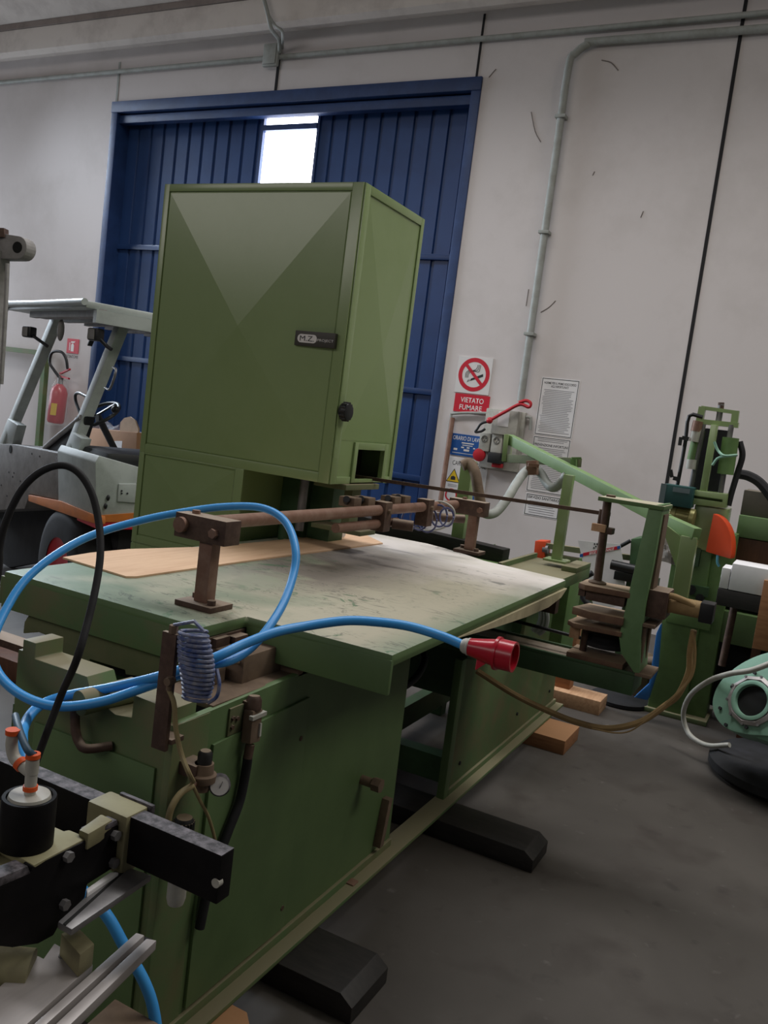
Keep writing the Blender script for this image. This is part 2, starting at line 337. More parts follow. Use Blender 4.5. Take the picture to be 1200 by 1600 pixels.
# ================================================================ wall signs (all face -Y)
def sign(name, label, cat, x0, z0, x1, z1, m, y=WY): 
    t = thing(name, label, cat, ((x0+x1)/2, y-.004, z0)); obj('plate', G().box((x0, y-.008, z0), (x1, y, z1)), m, t); return t
def flat(g, pts, y): g.prism([(x, y, z) for x, z in pts], (0, -.0012, 0)); return g
Y1 = WY-.0081
def ellipse_ring(g, cx, cz, r0, r1, y, n=48):
    o = [g.b.verts.new((cx+r1*math.cos(2*math.pi*i/n), y, cz+r1*math.sin(2*math.pi*i/n))) for i in range(n)]; k = [g.b.verts.new((cx+r0*math.cos(2*math.pi*i/n), y, cz+r0*math.sin(2*math.pi*i/n))) for i in range(n)]
    for i in range(n): j = (i+1) % n; g.b.faces.new((o[i], o[j], k[j], k[i]))
t = sign('no_smoking_sign', 'white square no smoking sign with a red barred circle and cigarette', 'sign', -3.385, 1.985, -3.02, 2.345, plate)
cx, cz = -3.20, 2.172
g = G(); ellipse_ring(g, cx, cz, .125, .166, Y1-.001); a = math.radians(45); dx = math.cos(a); n_ = (.014*dx, .014*dx)
flat(g, [(cx-.10-.011, cz+.10-.011), (cx-.10+.011, cz+.10+.011), (cx+.10+.011, cz-.10+.011), (cx+.10-.011, cz-.10-.011)], Y1-.001); obj('red_circle', g, redsign, t)
g = G(); flat(g, [(cx-.035, cz-.065), (cx-.025, cz-.04), (cx+.095, cz+.015), (cx+.1, cz-.012)], Y1); flat(g, [(cx-.05, cz-.073), (cx-.045, cz-.048), (cx-.04, cz-.045), (cx-.043, cz-.07)], Y1); flat(g, [(cx-.064, cz-.08), (cx-.058, cz-.055), (cx-.053, cz-.052), (cx-.057, cz-.077)], Y1)
for k in range(3):
    o = k*.014; g.tube([(cx-.088+o, Y1, cz-.035), (cx-.088+o, Y1, cz+.01-o*.3), (cx-.06+o, Y1, cz+.035-o*.3), (cx-.01+o*.4, Y1, cz+.042-o*.3), (cx+.02+o, Y1, cz+.062-o), (cx+.03+o, Y1, cz+.10)], .0028, 5, 5)
obj('cigarette_symbol', g, ink, t)
t = sign('lettered_sign', 'red sign below the no smoking circle lettered VIETATO FUMARE', 'sign', -3.37, 1.795, -3.0, 1.975, redsign)
text('VIETATO', (-3.182, Y1, 1.918), .050, RX, UZ, whtink, t, wide=.245, bold=.006); text('FUMARE', (-3.188, Y1, 1.845), .050, RX, UZ, whtink, t, wide=.24, bold=.006)
t = sign('working_hours_sign', 'blue sign with white lettering for working hours left of the socket panel', 'sign', -3.345, 1.36, -2.985, 1.575, bluesign)
text('ORARIO DI LAVORO', (-3.15, Y1, 1.535), .042, RX, UZ, whtink, t, wide=.36, bold=.008)
g = G()
for x0, x1, z, h in ((-3.23, -3.1, 1.49, .012), (-3.22, -3.11, 1.468, .008), (-3.31, -3.27, 1.42, .02), (-3.20, -3.14, 1.42, .02), (-3.08, -3.03, 1.42, .02), (-3.23, -3.2, 1.445, .014), (-3.17, -3.14, 1.447, .014), (-3.1, -3.08, 1.447, .012), (-3.32, -3.02, 1.385, .005)): flat(g, [(x0, z-h/2), (x1, z-h/2), (x1, z+h/2), (x0, z+h/2)], Y1)
obj('printed_lines', g, whtink, t)
# battery warning board
t = sign('battery_warning_sign', 'white board with two yellow warning triangles lettered BATTERIE', 'sign', -3.36, .86, -2.92, 1.335, plate)
text('CARICA BATTERIE', (-3.12, Y1, 1.283), .045, RX, UZ, ink, t, wide=.36)
for px0 in (-3.27, -3.045):
    g = G(); flat(g, [(px0-.078, 1.085), (px0+.078, 1.085), (px0, 1.225)], Y1+.0005); obj('warning_triangle', g, ink, t)
    g = G(); flat(g, [(px0-.066, 1.092), (px0+.066, 1.092), (px0, 1.211)], Y1-.0009); obj('triangle_face', g, yell, t)
    g = G(); flat(g, [(px0-.025, 1.11), (px0+.022, 1.11), (px0+.022, 1.14), (px0, 1.15), (px0-.025, 1.14)], Y1-.0022); obj('hazard_symbol', g, ink, t)
    g = G()
    for z in (1.06, 1.045): flat(g, [(px0-.05, z-.004), (px0+.05, z-.004), (px0+.05, z+.004), (px0-.05, z+.004)], Y1)
    obj('printed_lines', g, greyink, t)
g = G(); ellipse_ring(g, -3.27, .955, .05, .066, Y1-.001); obj('red_circle', g, redsign, t)
g = G(); ellipse_ring(g, -3.05, .955, 0.0005, .066, Y1-.001); obj('blue_disc', g, bluesign, t)
# paper notices
def notice(label, x0, z0, x1, z1, heads, lines, step, nm='wall_notice'):
    t = thing(nm, label, 'notice', ((x0+x1)/2, WY-.003, z0)); obj('sheet', G().box((x0, WY-.003, z0), (x1, WY, z1)), paper, t); y = WY-.0032
    g = G()
    for a, b, c, e in ((x0+.008, z0+.008, x1-.008, z0+.013), (x0+.008, z1-.013, x1-.008, z1-.008), (x0+.008, z0+.008, x0+.013, z1-.008), (x1-.013, z0+.008, x1-.008, z1-.008)): flat(g, [(a, b), (c, b), (c, e), (a, e)], y)
    obj('printed_border', g, ink, t)
    for s, z, h, wd in heads: text(s, ((x0+x1)/2, y, z), h, RX, UZ, ink, t, wide=wd, bold=.01)
    g = G(); rnd = random.Random(len(label))
    for z_a, z_b in lines:
        z = z_a
        while z > z_b:
            xa = x0+.03+rnd.random()*.02; xb = x1-.03-rnd.random()*.05; flat(g, [(xa, z-.0035), (xb, z-.0035), (xb, z+.0035), (xa, z+.0035)], y); z -= step
    obj('printed_lines', g, greyink, t); return t
notice('tall white first aid notice with a black border, topmost sheet right of the socket panel', -2.505, 1.665, -2.135, 2.215, [('NORME PER IL PRIMO SOCCORSO', 2.165, .022, .31), ('AGLI INFORTUNATI', 2.135, .022, .17)], [(2.10, 1.69)], .0165)
notice('long white accident prevention notice hung directly under the first aid notice', -2.505, 1.115, -2.135, 1.655, [('PREVENZIONE INFORTUNI', 1.575, .024, .33)], [(1.63, 1.60), (1.545, 1.14)], .017)
notice('small white paper lettered SERVIZIO SANITARIO, lowest of the notices', -2.495, .885, -2.15, 1.10, [('SERVIZIO SANITARIO', 1.065, .026, .31)], [(1.03, .9)], .022)
# ---- socket panel
sp = thing('socket_panel', 'grey wall socket panel with red and black industrial outlets right of the blue sign', 'electrical panel', (-2.86, 7.9, 1.28))
obj('back_plate', G().box((-3.0, 7.94, 1.28), (-2.60, WY, 1.86), .008), greyp, sp)
g = G().box((-2.89, 7.84, 1.62), (-2.63, 7.945, 1.86), .01); obj('breaker_box', g, greyp, sp); obj('white_card', G().box((-2.83, 7.836, 1.70), (-2.72, 7.842, 1.84)), plate, sp)
for i, x0 in enumerate((-3.0, -2.875, -2.72)):
    s_ = obj('socket_unit', G().box((x0, 7.86, 1.44), (x0+.11, 7.945, 1.62), .01), greyp, sp)
    g = G().ring((x0+.055, 7.857, 1.56), (0, 1, 0), .03, .005, 24, 6); obj('socket_ring', g, mat('socket_grey', '6b6964', rough=.5) if i == 0 else bpy.data.materials['socket_grey'], s_)
    g = G()
    for k in range(3): a = k*2.1+.5; g.cyl((x0+.055+.015*math.cos(a), 7.862, 1.56+.015*math.sin(a)), (x0+.055+.015*math.cos(a), 7.854, 1.56+.015*math.sin(a)), .005, n=8)
    obj('contact_hole', g, ink, s_)
obj('red_socket_cap', G().lathe([(0, 0), (.062, 0), (.066, .3), (.062, .8), (.03, 1), (0, 1)], (-2.985, 7.90, 1.40), (0, -.045, -.004)), redm, sp)
obj('socket_flap', G().box((-2.87, 7.80, 1.34), (-2.74, 7.93, 1.44), .012), blkp, sp)
obj('red_socket_cap', G().box((-2.84, 7.86, 1.30), (-2.74, 7.93, 1.345), .01), redm, sp)
g = G().tube([(-3.375, 7.97, 1.40), (-3.375, 7.97, 1.72), (-3.34, 7.97, 1.77), (-3.0, 7.97, 1.81), (-2.6, 7.97, 1.82), (-2.55, 7.97, 1.80), (-2.54, 7.97, 1.70)], .014, 8, 4); obj('feed_conduit', g, conduit, sp)
# red hooked rod hung over the panel
hk = thing('hooked_rod', 'red hooked rod with a black hook leaning over the socket panel', 'tool', (-2.9, 7.8, 1.7))
Yh = 7.79
obj('rod', G().tube([at(765, 657, Y=Yh), at(790, 643, Y=Yh), at(812, 632, Y=Yh), at(826, 636, Y=Yh), at(829, 630, Y=Yh), at(822, 626, Y=Yh), at(811, 629, Y=Yh)], .016, 8), redm, hk)
obj('collar', G().sphere(at(765, 657, Y=Yh), .032), redm, hk)
obj('hook', G().tube([at(765, 658, Y=Yh), at(752, 662, Y=Yh), at(746, 670, Y=Yh), at(743, 675, Y=Yh), at(752, 674, Y=Yh), at(758, 670, Y=Yh)], .012, 8), blkp, hk)
obj('broom_handle', G().cyl(at(686, 800, Y=7.85), at(707, 653, Y=7.97), .026, n=12), rust, None, 'thin brown wooden pole leaning on the wall beside the blue door', 'pole')
# ---- extinguisher sign and extinguisher on the left wall
t = sign('extinguisher_sign', 'small red square fire extinguisher sign left of the blue door', 'sign', -8.825, 1.945, -8.62, 2.13, redsign)
g = G(); flat(g, [(-8.75, 1.97), (-8.70, 1.97), (-8.70, 2.05), (-8.715, 2.07), (-8.735, 2.07), (-8.75, 2.05)], Y1); flat(g, [(-8.755, 2.078), (-8.70, 2.078), (-8.68, 2.10), (-8.755, 2.095)], Y1); flat(g, [(-8.78, 1.98), (-8.768, 1.98), (-8.768, 2.08), (-8.78, 2.08)], Y1); obj('extinguisher_symbol', g, whtink, t)
text('ESTINTORE', (-8.73, WY-.001, 1.905), .035, RX, UZ, ink, t, wide=.22)
ex = thing('fire_extinguisher', 'red fire extinguisher in clear plastic wrap hanging beside the blue door', 'fire extinguisher', (-8.78, 7.85, 1.02)); ec = V((-8.76, 7.85, 1.04))
obj('cylinder', G().lathe([(0, 0), (.09, 0), (.105, .05), (.105, .78), (.085, .9), (.035, 1), (0, 1)], ec, (.03, 0, .5)), redp, ex)
obj('yellow_label', G().prism([ec+V(p) for p in ((.02, -.112, .1), (.09, -.085, .1), (.1, -.085, .25), (.03, -.112, .25))], (0, .004, 0)), yell, ex)
obj('valve', G().cyl(ec+V((.03, 0, .49)), ec+V((.03, 0, .6)), .035), steel, ex)
g = G().bar(ec+V((.0, 0, .60)), ec+V((.2, -.02, .58)), .03, .02); g.bar(ec+V((.02, 0, .63)), ec+V((.2, -.02, .7)), .03, .02); obj('lever', g, redm, ex)
obj('hose', G().tube([ec+V((.03, -.02, .58)), ec+V((-.06, -.03, .66)), ec+V((-.14, -.04, .75)), ec+V((-.10, -.05, .88)), ec+V((.06, -.05, .9)), ec+V((.14, -.04, .82)), ec+V((.17, -.03, .7))], .018, 8), blkp, ex)
g = G().lathe([(.112, 0), (.13, .3), (.12, .7), (.095, 1.0), (.06, 1.15)], ec+V((.0, 0, -.02)), (.03, 0, .5), 14)
pm = bpy.data.materials.new('clear_plastic_film'); pm.use_nodes = True; b_ = pm.node_tree.nodes['Principled BSDF']; b_.inputs['Base Color'].default_value = (1, 1, 1, 1); b_.inputs['Alpha'].default_value = .12; b_.inputs['Roughness'].default_value = .12
obj('plastic_wrap', g, pm, ex)
# ================================================================ saw base
BX = -1.19
b = thing('machine_base', 'dusty green steel base of the saw under the big table, raised on black skids', 'machine base', (-1.45, 3.2, .08))
g = G().prism([(BX-.02, 1.48, .09), (BX-.02, 2.765, .09), (BX-.02, 2.735, 1.0), (BX-.02, 2.06, 1.0), (BX-.02, 2.0, .915), (BX-.02, 1.48, .905)], (.02, 0, 0), .003); obj('side_panel', g, grn, b)
g = G().prism([(BX, 1.615, .13), (BX, 2.055, .13), (BX, 2.045, .835), (BX, 1.615, .82)], (.009, 0, 0), .002); dr = obj('side_door', g, grn, b)
for y, z in ((2.02, .72), (2.03, .20)): obj('door_screw', bolt(G(), (BX+.005, y, z), (1, 0, 0), .008, .006), brown, dr)
g = G().box((BX-.022, 3.25, .09), (BX+.012, 3.30, .70), .003); obj('post', g, grn, b)
g = G().prism([(BX-.02, 3.29, .09), (BX-.02, 4.93, .09), (BX-.02, 4.80, .98), (BX-.02, 4.15, .98), (BX-.02, 4.10, .52), (BX-.02, 3.9, .53), (BX-.02, 3.29, .70)], (.02, 0, 0), .003); pn = obj('side_panel', g, grn_d, b)
for y, z in ((3.42, .2), (4.2, .22), (4.8, .2)): obj('panel_screw', bolt(G(), (BX, y, z), (1, 0, 0), .009, .006), ink, pn)
g = G().prism([(-1.715, 1.48, .09), (-1.21, 1.48, .09), (-1.21, 1.48, .935), (-1.325, 1.48, .94), (-1.325, 1.48, .885), (-1.375, 1.48, .878), (-1.455, 1.48, .905), (-1.475, 1.48, .945), (-1.655, 1.48, .945), (-1.655, 1.48, .985), (-1.70, 1.48, .985), (-1.70, 1.48, .955), (-1.715, 1.48, .955)], (0, .09, 0), .004); obj('front_housing', g, grn_d, b)
g = G().box((-1.21, 1.47, .09), (BX+.002, 1.60, .905), .004); obj('corner_post', g, grn_d, b)
g = G().prism([(-1.63, 1.48, .11), (-1.235, 1.48, .11), (-1.235, 1.48, .79), (-1.63, 1.48, .79)], (0, -.008, 0), .003); obj('front_door', g, grn, b)
g = G().cyl((-1.43, 1.42, .905), (-1.40, 1.56, .915), .03); obj('spindle_boss', g, dusty, b)
p0 = [at(x, y, Y=1.43) for x, y in ((117, 1105), (118, 1140), (124, 1160), (136, 1170), (152, 1174))]; p0[-1].y = 1.475
obj('bent_pipe', G().tube(p0, .011, 12), brown, b)
obj('slot_recess', G().box((-1.80, 1.86, .70), (-1.3, 1.87, .92)), darkv, b)
g = G().prism([(at(x_, y_, Y=1.785).x, 1.785, min(.9345, at(x_, y_, Y=1.785).z)) for x_, y_ in ((36, 990), (38, 972), (44, 962), (60, 955), (280, 1030), (280, 1066), (196, 1054), (195, 1047), (140, 1030), (140, 1052), (83, 1042), (80, 996), (60, 988))], (0, .2, 0), .003); obj('slide_casting', g, dusty, b)
g = G().box((-1.37, 1.62, .90), (-1.20, 2.02, .912), .002); g.box((-1.385, 1.80, .905), (-1.25, 2.25, .985), .006); g.box((-1.36, 1.70, .912), (-1.29, 1.78, .955), .004); obj('slide_carriage', g, dust_br, b)
g = G().box((-1.50, 1.96, .9), (-1.365, 2.2, .99), .004); g.box((-1.42, 1.80, .985), (-1.345, 1.86, 1.01), .003); g.box((-1.40, 1.87, .985), (-1.335, 1.93, 1.005), .003); obj('slide_block', g, brown, b)
g = G().box((BX-.03, 1.44, .08), (BX+.055, 4.97, .095), .003); g.box((BX-.002, 1.44, .08), (BX+.012, 2.76, .12), .003); g.box((BX-.002, 3.29, .08), (BX+.012, 4.95, .12), .003); obj('bottom_flange', g, grn_d, b)
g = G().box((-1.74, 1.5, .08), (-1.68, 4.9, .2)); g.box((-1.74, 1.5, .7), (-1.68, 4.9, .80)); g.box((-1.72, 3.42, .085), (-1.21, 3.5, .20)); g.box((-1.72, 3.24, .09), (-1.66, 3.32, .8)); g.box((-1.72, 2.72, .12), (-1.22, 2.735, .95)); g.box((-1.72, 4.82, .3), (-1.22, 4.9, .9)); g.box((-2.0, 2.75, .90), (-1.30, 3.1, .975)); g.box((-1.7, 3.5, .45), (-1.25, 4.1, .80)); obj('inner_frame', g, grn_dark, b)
obj('inner_hose', G().tube([(-1.5, 2.75, .62), (-1.35, 2.9, .60), (-1.27, 3.0, .66), (-1.3, 3.1, .74), (-1.5, 3.15, .78)], .015), blkp, b)
q = at(565, 1218, X=BX); g = G(); g.cyl(q, q+V((.05, 0, 0)), .016, n=14); bolt(g, q+V((.045, 0, 0)), (1, 0, 0), .024, .03); obj('clamp_bolt', g, dust_br, b)
q0, q1 = at(597, 1247, X=BX), at(582, 1322, X=BX); g = G().prism([q0, q0+V((.03, .0, 0)), q1+V((.03, 0, 0)), q1], (0, .028, 0), .002); obj('angle_iron', g, dust_br, b)
q = at(540, 1378, X=BX); g = G().box(q+V((0, -.02, -.02)), q+V((.04, .02, .012)), .006); obj('foot_bracket', g, rust, b)
g = G().box((-1.25, 1.36, .085), (-1.13, 1.47, .10), .003); bolt(g, (-1.19, 1.41, .10), (0, 0, 1), .014, .012); obj('foot_plate', g, dust_br, b)
q0, q1 = at(357, 1110, X=BX), at(386, 1130, X=BX); g = G().box((BX, q0.y, q1.z-.01), (BX+.006, q1.y, q0.z+.005), .002)
tp_ = obj('terminal_plate', g, dusty, b)
for dy_, dz_ in ((.012, .012), (.012, .035), (.03, .03)): obj('terminal_screw', bolt(G(), (BX+.006, q0.y+dy_, q1.z+dz_), (1, 0, 0), .006, .006), brown, tp_)
obj('oil_rod', G().cyl(at(348, 1037, Y=1.70), at(402, 1031, Y=1.93), .006), dust_br, b)
obj('stop_lug', G().box((-1.26, 1.98, .905), (-1.19, 2.04, .93), .003), dust_br, b)
# flat bar bracket, regulator, connector and their hoses are screwed to the base but each is its own unit
fb = thing('flat_bar_bracket', 'dark upright flat steel bar on the near corner of the green base', 'bracket', (-1.19, 1.43, .865))
obj('bar', G().box((-1.208, 1.42, .865), (-1.168, 1.432, 1.13), .002), brown, fb)
g = G(); bolt(g, (-1.182, 1.425, 1.13), (0, 0, 1), .010, .018); obj('bolt', g, dust_br, fb)
g = G(); g.cyl((-1.165, 1.42, 1.03), (-1.165, 1.40, 1.03), .009); g.cyl((-1.165, 1.41, 1.01), (-1.165, 1.41, 1.04), .007); obj('hose_fitting', g, dust_br, fb)
obj('support_tab', G().box((-1.20, 1.43, .88), (-1.16, 1.472, .892), .002), brown, fb)
# coiled air hose
pts = []; c0, c1 = at(302, 985, Y=1.43), at(306, 1092, Y=1.46); N = 15
for i in range(N*16+1):
    t = i/16/N; a = i/16*2*math.pi; c = c0.lerp(c1, t) + V((.012*math.sin(t*3.1)*t, 0, 0)); rr = .031+.008*math.sin(math.pi*min(1, t*1.1))
    pts.append(c+V((rr*math.cos(a), rr*.8*math.sin(a), .004*math.cos(a+.6))))
pts = [V((-1.182, 1.425, 1.148)), c0+V((0, 0, .02))]+pts
g = G().tube(pts, .0042, 7, 1); g.tube([c1+V((.035, 0, .0)), c1+V((.055, .0, .02)), c1+V((.058, .0, .05)), c1+V((.04, .01, .075))], .0042, 7)
obj('coiled_air_hose', g, bluecoil, None, 'dusty blue coiled air hose hanging beside the dark flat bar', 'hose')
obj('thin_air_tube', G().tube([(-1.165, 1.41, 1.01)]+[at(x, y, Y=1.41) for x, y in ((272, 1100), (275, 1140), (284, 1180), (297, 1212))]+[at(303, 1222, X=-1.15)], .0055, 8), tubem, None, 'dusty thin tan tube running down from the flat bar to the pressure regulator', 'tube')
RXX = -1.14
rg = thing('air_regulator', 'dusty pressure regulator with a round dial gauge on the green corner post', 'regulator', at(318, 1238, X=RXX))
k = at(318, 1205, X=RXX)
obj('body', G().lathe([(0, 0), (.018, 0), (.02, .3), (.03, .35), (.031, .6), (.024, .65), (.022, 1), (0, 1)], k+V((0, 0, -.045)), (0, 0, .065)), dust_br, rg)
obj('adjusting_knob', G().lathe([(0, 0), (.017, 0), (.017, .8), (.012, 1), (0, 1)], k+V((0, 0, .015)), (0, 0, .035)), blkdust, rg)
gq = at(343, 1226, X=RXX+.03); ax = V((.62, -.72, .25)).normalized()
gg = obj('gauge', G().lathe([(0, 0), (.024, 0), (.025, .1), (.025, .9), (.022, 1), (.022, .93), (0, .93)], gq-ax*.012, ax*.026), blk_scuff, rg); obj('gauge_face', G().lathe([(0, 0), (.0218, 0)], gq+ax*.0125, ax*.001), plate, gg)
obj('needle', G().bar(gq+ax*.0138+V((0, 0, -.006)), gq+ax*.0138+V((.004, .003, .010)), .0018, .001), ink, gg)
obj('mount', G().box((BX, k.y-.03, k.z-.012), (RXX, k.y+.02, k.z+.02), .003), brown, rg)
obj('outlet_elbow', G().tube([k+V((0, 0, -.035)), at(306, 1222, X=RXX), at(300, 1228, X=RXX)], .008), rust, rg)
fl = thing('air_filter_bowl', 'air filter unit with black ribbed knob half hidden behind the black crossbar', 'air filter', at(287, 1330, X=RXX)-V((0, 0, .13)))
k2 = at(287, 1290, X=RXX)
g = G().lathe([(0, 0), (.022, 0), (.022, .75), (.018, 1), (0, 1)], k2+V((0, 0, -.012)), (0, 0, .032), 22)
for i in range(18): a = i*math.pi/9; g.box(k2+V((.022*math.cos(a)-.002, .022*math.sin(a)-.002, -.012)), k2+V((.022*math.cos(a)+.002, .022*math.sin(a)+.002, .012)))
obj('ribbed_knob', g, blkdust, fl); obj('neck', G().cyl(k2+V((0, 0, -.05)), k2+V((0, 0, -.01)), .017), brass, fl)
obj('body', G().box(k2+V((-.028, -.028, -.10)), k2+V((.028, .028, -.05)), .006), greyp, fl); obj('bowl', G().lathe([(0, 0), (.018, .03), (.022, .2), (.022, 1), (0, 1)], k2+V((0, 0, -.19)), (0, 0, .09)), greyp, fl); obj('mount', G().box((BX, k2.y-.015, k2.z-.09), (k2.x, k2.y+.015, k2.z-.06)), brown, fl)
g = G().cyl(k2+V((.045, .02, -.10)), k2+V((.045, .02, -.03)), .010); g.cyl(k2+V((.03, 0, -.065)), k2+V((.045, .02, -.065)), .007); g.cyl(k2+V((.045, .02, -.06)), k2+V((.075, .02, -.05)), .007); obj('drain_valve', g, dust_br, fl)
obj('air_tube', G().tube([at(x, y, X=RXX+.01) for x, y in ((300, 1228), (282, 1240), (268, 1262), (262, 1290), (262, 1330))], .0075, 10), tubem, None, 'thick tan tube looping from the regulator down behind the black crossbar', 'tube')
obj('air_tube', G().tube([at(x, y, X=RXX+.01) for x, y in ((300, 1225), (312, 1250), (325, 1275), (333, 1300), (337, 1318))], .004, 8), tubem, None, 'slender tan tube curving right from the regulator towards the filter valve', 'tube')
cn = thing('cable_connector', 'grey brown industrial cable connector on the upper side of the green base', 'connector', at(392, 1165, X=-1.16))
c_a, c_b = at(397, 1095, X=-1.17), at(391, 1163, X=-1.16)
obj('housing', G().bar(c_a.lerp(c_b, .18), c_b.lerp(c_a, .05), .045, .03, (1, 0, 0), .006), dust_br, cn)
obj('cable_entry', G().cyl(c_b, c_b+V((0, -.005, -.035)), .012), brown, cn)
obj('cap', G().lathe([(0, 0), (.02, 0), (.02, .7), (.014, 1), (0, 1)], c_a.lerp(c_b, .2), (c_a-c_b)*.32), brown, cn)
g = G().bar(c_a.lerp(c_b, .3)+V((.016, -.03, 0)), c_a.lerp(c_b, .3)+V((.016, .03, 0)), .012, .01); g.bar(c_a.lerp(c_b, .5)+V((.017, .012, 0)), c_a.lerp(c_b, .8)+V((.017, .012, 0)), .007, .006, (1, 0, 0)); obj('locking_lever', g, greyp, cn)
obj('mount', G().box((BX, c_a.y-.02, c_a.z-.05), (-1.175, c_a.y+.02, c_a.z)), brown, cn)
obj('black_cable', G().tube([c_b+V((0, -.005, -.03))]+[at(x, y, X=-1.165) for x, y in ((385, 1200), (375, 1250), (358, 1295), (345, 1330), (325, 1390), (312, 1450))], .0125, 10), rub, None, 'thick black cable hanging from the connector down the side of the green base', 'cable')
# ================================================================ table
TZ = 1.05
tb = thing('saw_table', 'large dusty green saw table with cream dust, painted sheen and dark scuffs on top', 'work table', (-1.5, 2.8, .93))
top = [(-.895, 1.948), (-1.359, 1.945), (-1.359, 1.752), (-2.125, 1.755), (-2.15, 2.7), (-2.12, 3.88), (-1.93, 3.905), (-1.684, 3.912), (-1.561, 3.87), (-1.434, 3.81), (-1.308, 3.735), (-1.11, 3.70), (-.905, 3.667)]
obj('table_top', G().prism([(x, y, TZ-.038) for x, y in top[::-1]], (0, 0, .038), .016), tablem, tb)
obj('apron', G().box((-1.357, 1.9465, .938), (-.897, 1.962, TZ-.017), .004), grn, tb)
obj('apron', G().box((-2.122, 1.7535, .935), (-1.362, 1.768, TZ-.017), .006), grn_d, tb)
obj('apron', G().box((-2.14, 1.76, .945), (-2.125, 3.85, TZ-.02), .004), grn_d, tb)
obj('notch_plate', G().box((-1.39, 1.765, 1.0), (-1.36, 1.95, 1.012)), brown, tb)
g = G().prism([(-.897, 2.40, TZ-.038), (-.897, 2.75, TZ-.062), (-.897, 3.1, TZ-.08), (-.897, 3.40, TZ-.085), (-.897, 3.58, TZ-.068), (-.897, 3.66, TZ-.038)], (-.06, 0, 0)); obj('edge_strip', g, mat('pale_edge_strip', 'c9bd9c', 'a89c7b', .4, 9, .7), tb)
g = G().box((-1.12, 3.60, .90), (-.92, 3.65, TZ-.038)); g.box((-1.3, 2.2, .965), (-1.22, 3.6, TZ-.038)); obj('support_rib', g, brown, tb)
# plywood sheet on the table
sx = [at(x, y, Z=TZ+.001) for x, y in ((98, 873), (197, 903), (213, 903), (400, 876), (598, 850), (555, 829), (507, 831), (440, 845), (330, 856), (200, 860), (140, 866))]
obj('plywood_sheet', G().prism([(p.x, p.y, TZ+.0005) for p in sx], (0, 0, .006)), ply, None, 'thin pale plywood sheet lying along the left side of the green saw table', 'plywood sheet')
q = at(520, 831, Z=TZ+.02); obj('foam_roll', G().tube([q+V((-.12, .1, .005)), q+V((-.02, .02, .005)), q+V((.07, -.03, .004))], .02, 12), paper, None, 'short white rolled foam piece at the far edge of the plywood sheet', 'foam piece')
# ================================================================ guide bar over the table
gs = thing('guide_bar_stand', 'rusty brown guide bar on two posts spanning the length of the table', 'guide rail', (-1.5, 2.85, TZ))
X0 = -1.48; P1 = at(318, 948, Z=TZ); P1 = V((P1.x, P1.y, TZ)); P2 = V((-1.445, 3.86, TZ))
for P, zt, bx0, bx1 in ((P1, 1.25, -.105, .075), (P2, 1.245, -.125, .06)):
    pl = obj('foot_plate', G().box(P+V((-.065, -.05, 0)), P+V((.065, .05, .016)), .002), brown, gs)
    for dx_, dy_ in ((-.045, .02), (.042, -.02)): obj('bolt', G().cyl(P+V((dx_, dy_, .016)), P+V((dx_, dy_, .03)), .012), brown, pl)
    obj('post', G().box(P+V((-.023, -.02, .016)), P+V((.023, .02, zt-TZ)), .003), rust, gs)
    ck = obj('clamp_block', G().box(V((P.x+bx0, P.y-.035, zt-.01)), V((P.x+bx1, P.y+.035, zt+.06)), .003), brown, gs)
    for a_, b_, r_, n_ in (((bx0+.03, -.035, .028), (bx0+.03, -.052, .028), .022, 14), ((.04, -.035, .022), (.04, -.05, .022), .014, 6), ((-.06, 0, .06), (-.06, 0, .07), .012, 6)): o_ = V((P.x, P.y, zt)); obj('clamp_screw', G().cyl(o_+V(a_), o_+V(b_), r_, n=n_), rust, ck)
tx, tz = -1.545, 1.283
P1b = V((P1.x-.045, P1.y, tz)); P2b = V((P2.x-.09, P2.y, 1.275))
obj('guide_bar', G().cyl(P1b, P2b, .021), rust, gs)
def onbar(t): return P1b.lerp(P2b, t)
obj('lower_rod', G().cyl(onbar(.40)+V((.0, 0, -.055)), onbar(.66)+V((.0, 0, -.055)), .018), rust, gs)
for t in (.585, .80):
    c = onbar(t); cb = obj('slide_clamp', G().box(c+V((-.03, -.03, -.085)), c+V((.03, .03, .035)), .004), brown, gs)
    obj('clamp_screw', G().cyl(c+V((.03, 0, .0)), c+V((.042, 0, 0)), .010, n=6), dust_br, cb)
c = onbar(.62); obj('stop_rod', G().cyl(c+V((.02, .0, -.055)), c+V((.10, .03, -.055)), .022), brown, gs)
c = onbar(.87); obj('stop_rod', G().cyl(c+V((-.02, .0, -.055)), c+V((.10, .1, -.05)), .02), brown, gs)
for t, dx_ in ((.5, -.06), (.55, -.05), (.66, -.04), (.72, -.05)):
    c = onbar(t)+V((dx_, 0, .03)); sw = obj('limit_switch', G().box(c+V((-.035, -.03, -.02)), c+V((.035, .03, .018)), .005), dust_br, gs); obj('switch_cap', G().cyl(c+V((0, -.03, 0)), c+V((.01, -.05, .012)), .013), blkp, sw)
g = G()
for cx_, cy_, r_ in ((640, 812, 12), (655, 810, 14), (668, 812, 15), (686, 806, 13), (698, 808, 11)):
    g.tube([at(cx_+r_*math.cos(a*.7), cy_+r_*1.3*math.sin(a*.7), Y=3.5+.01*a) for a in range(10)], .0045, 6, 4)
g.tube([at(x, y, Y=3.55) for x, y in ((585, 785), (606, 778), (618, 790), (640, 800))], .004, 6)
obj('blue_wire', g, mat('slate_blue_wire', '3b3f6b', '6b6c86', .5, 40, .6), gs)
obj('white_tube', G().tube([at(x, y, Y=3.6) for x, y in ((668, 787), (690, 784), (708, 795), (708, 812), (690, 826), (662, 829))], .005, 8), greyp, gs)
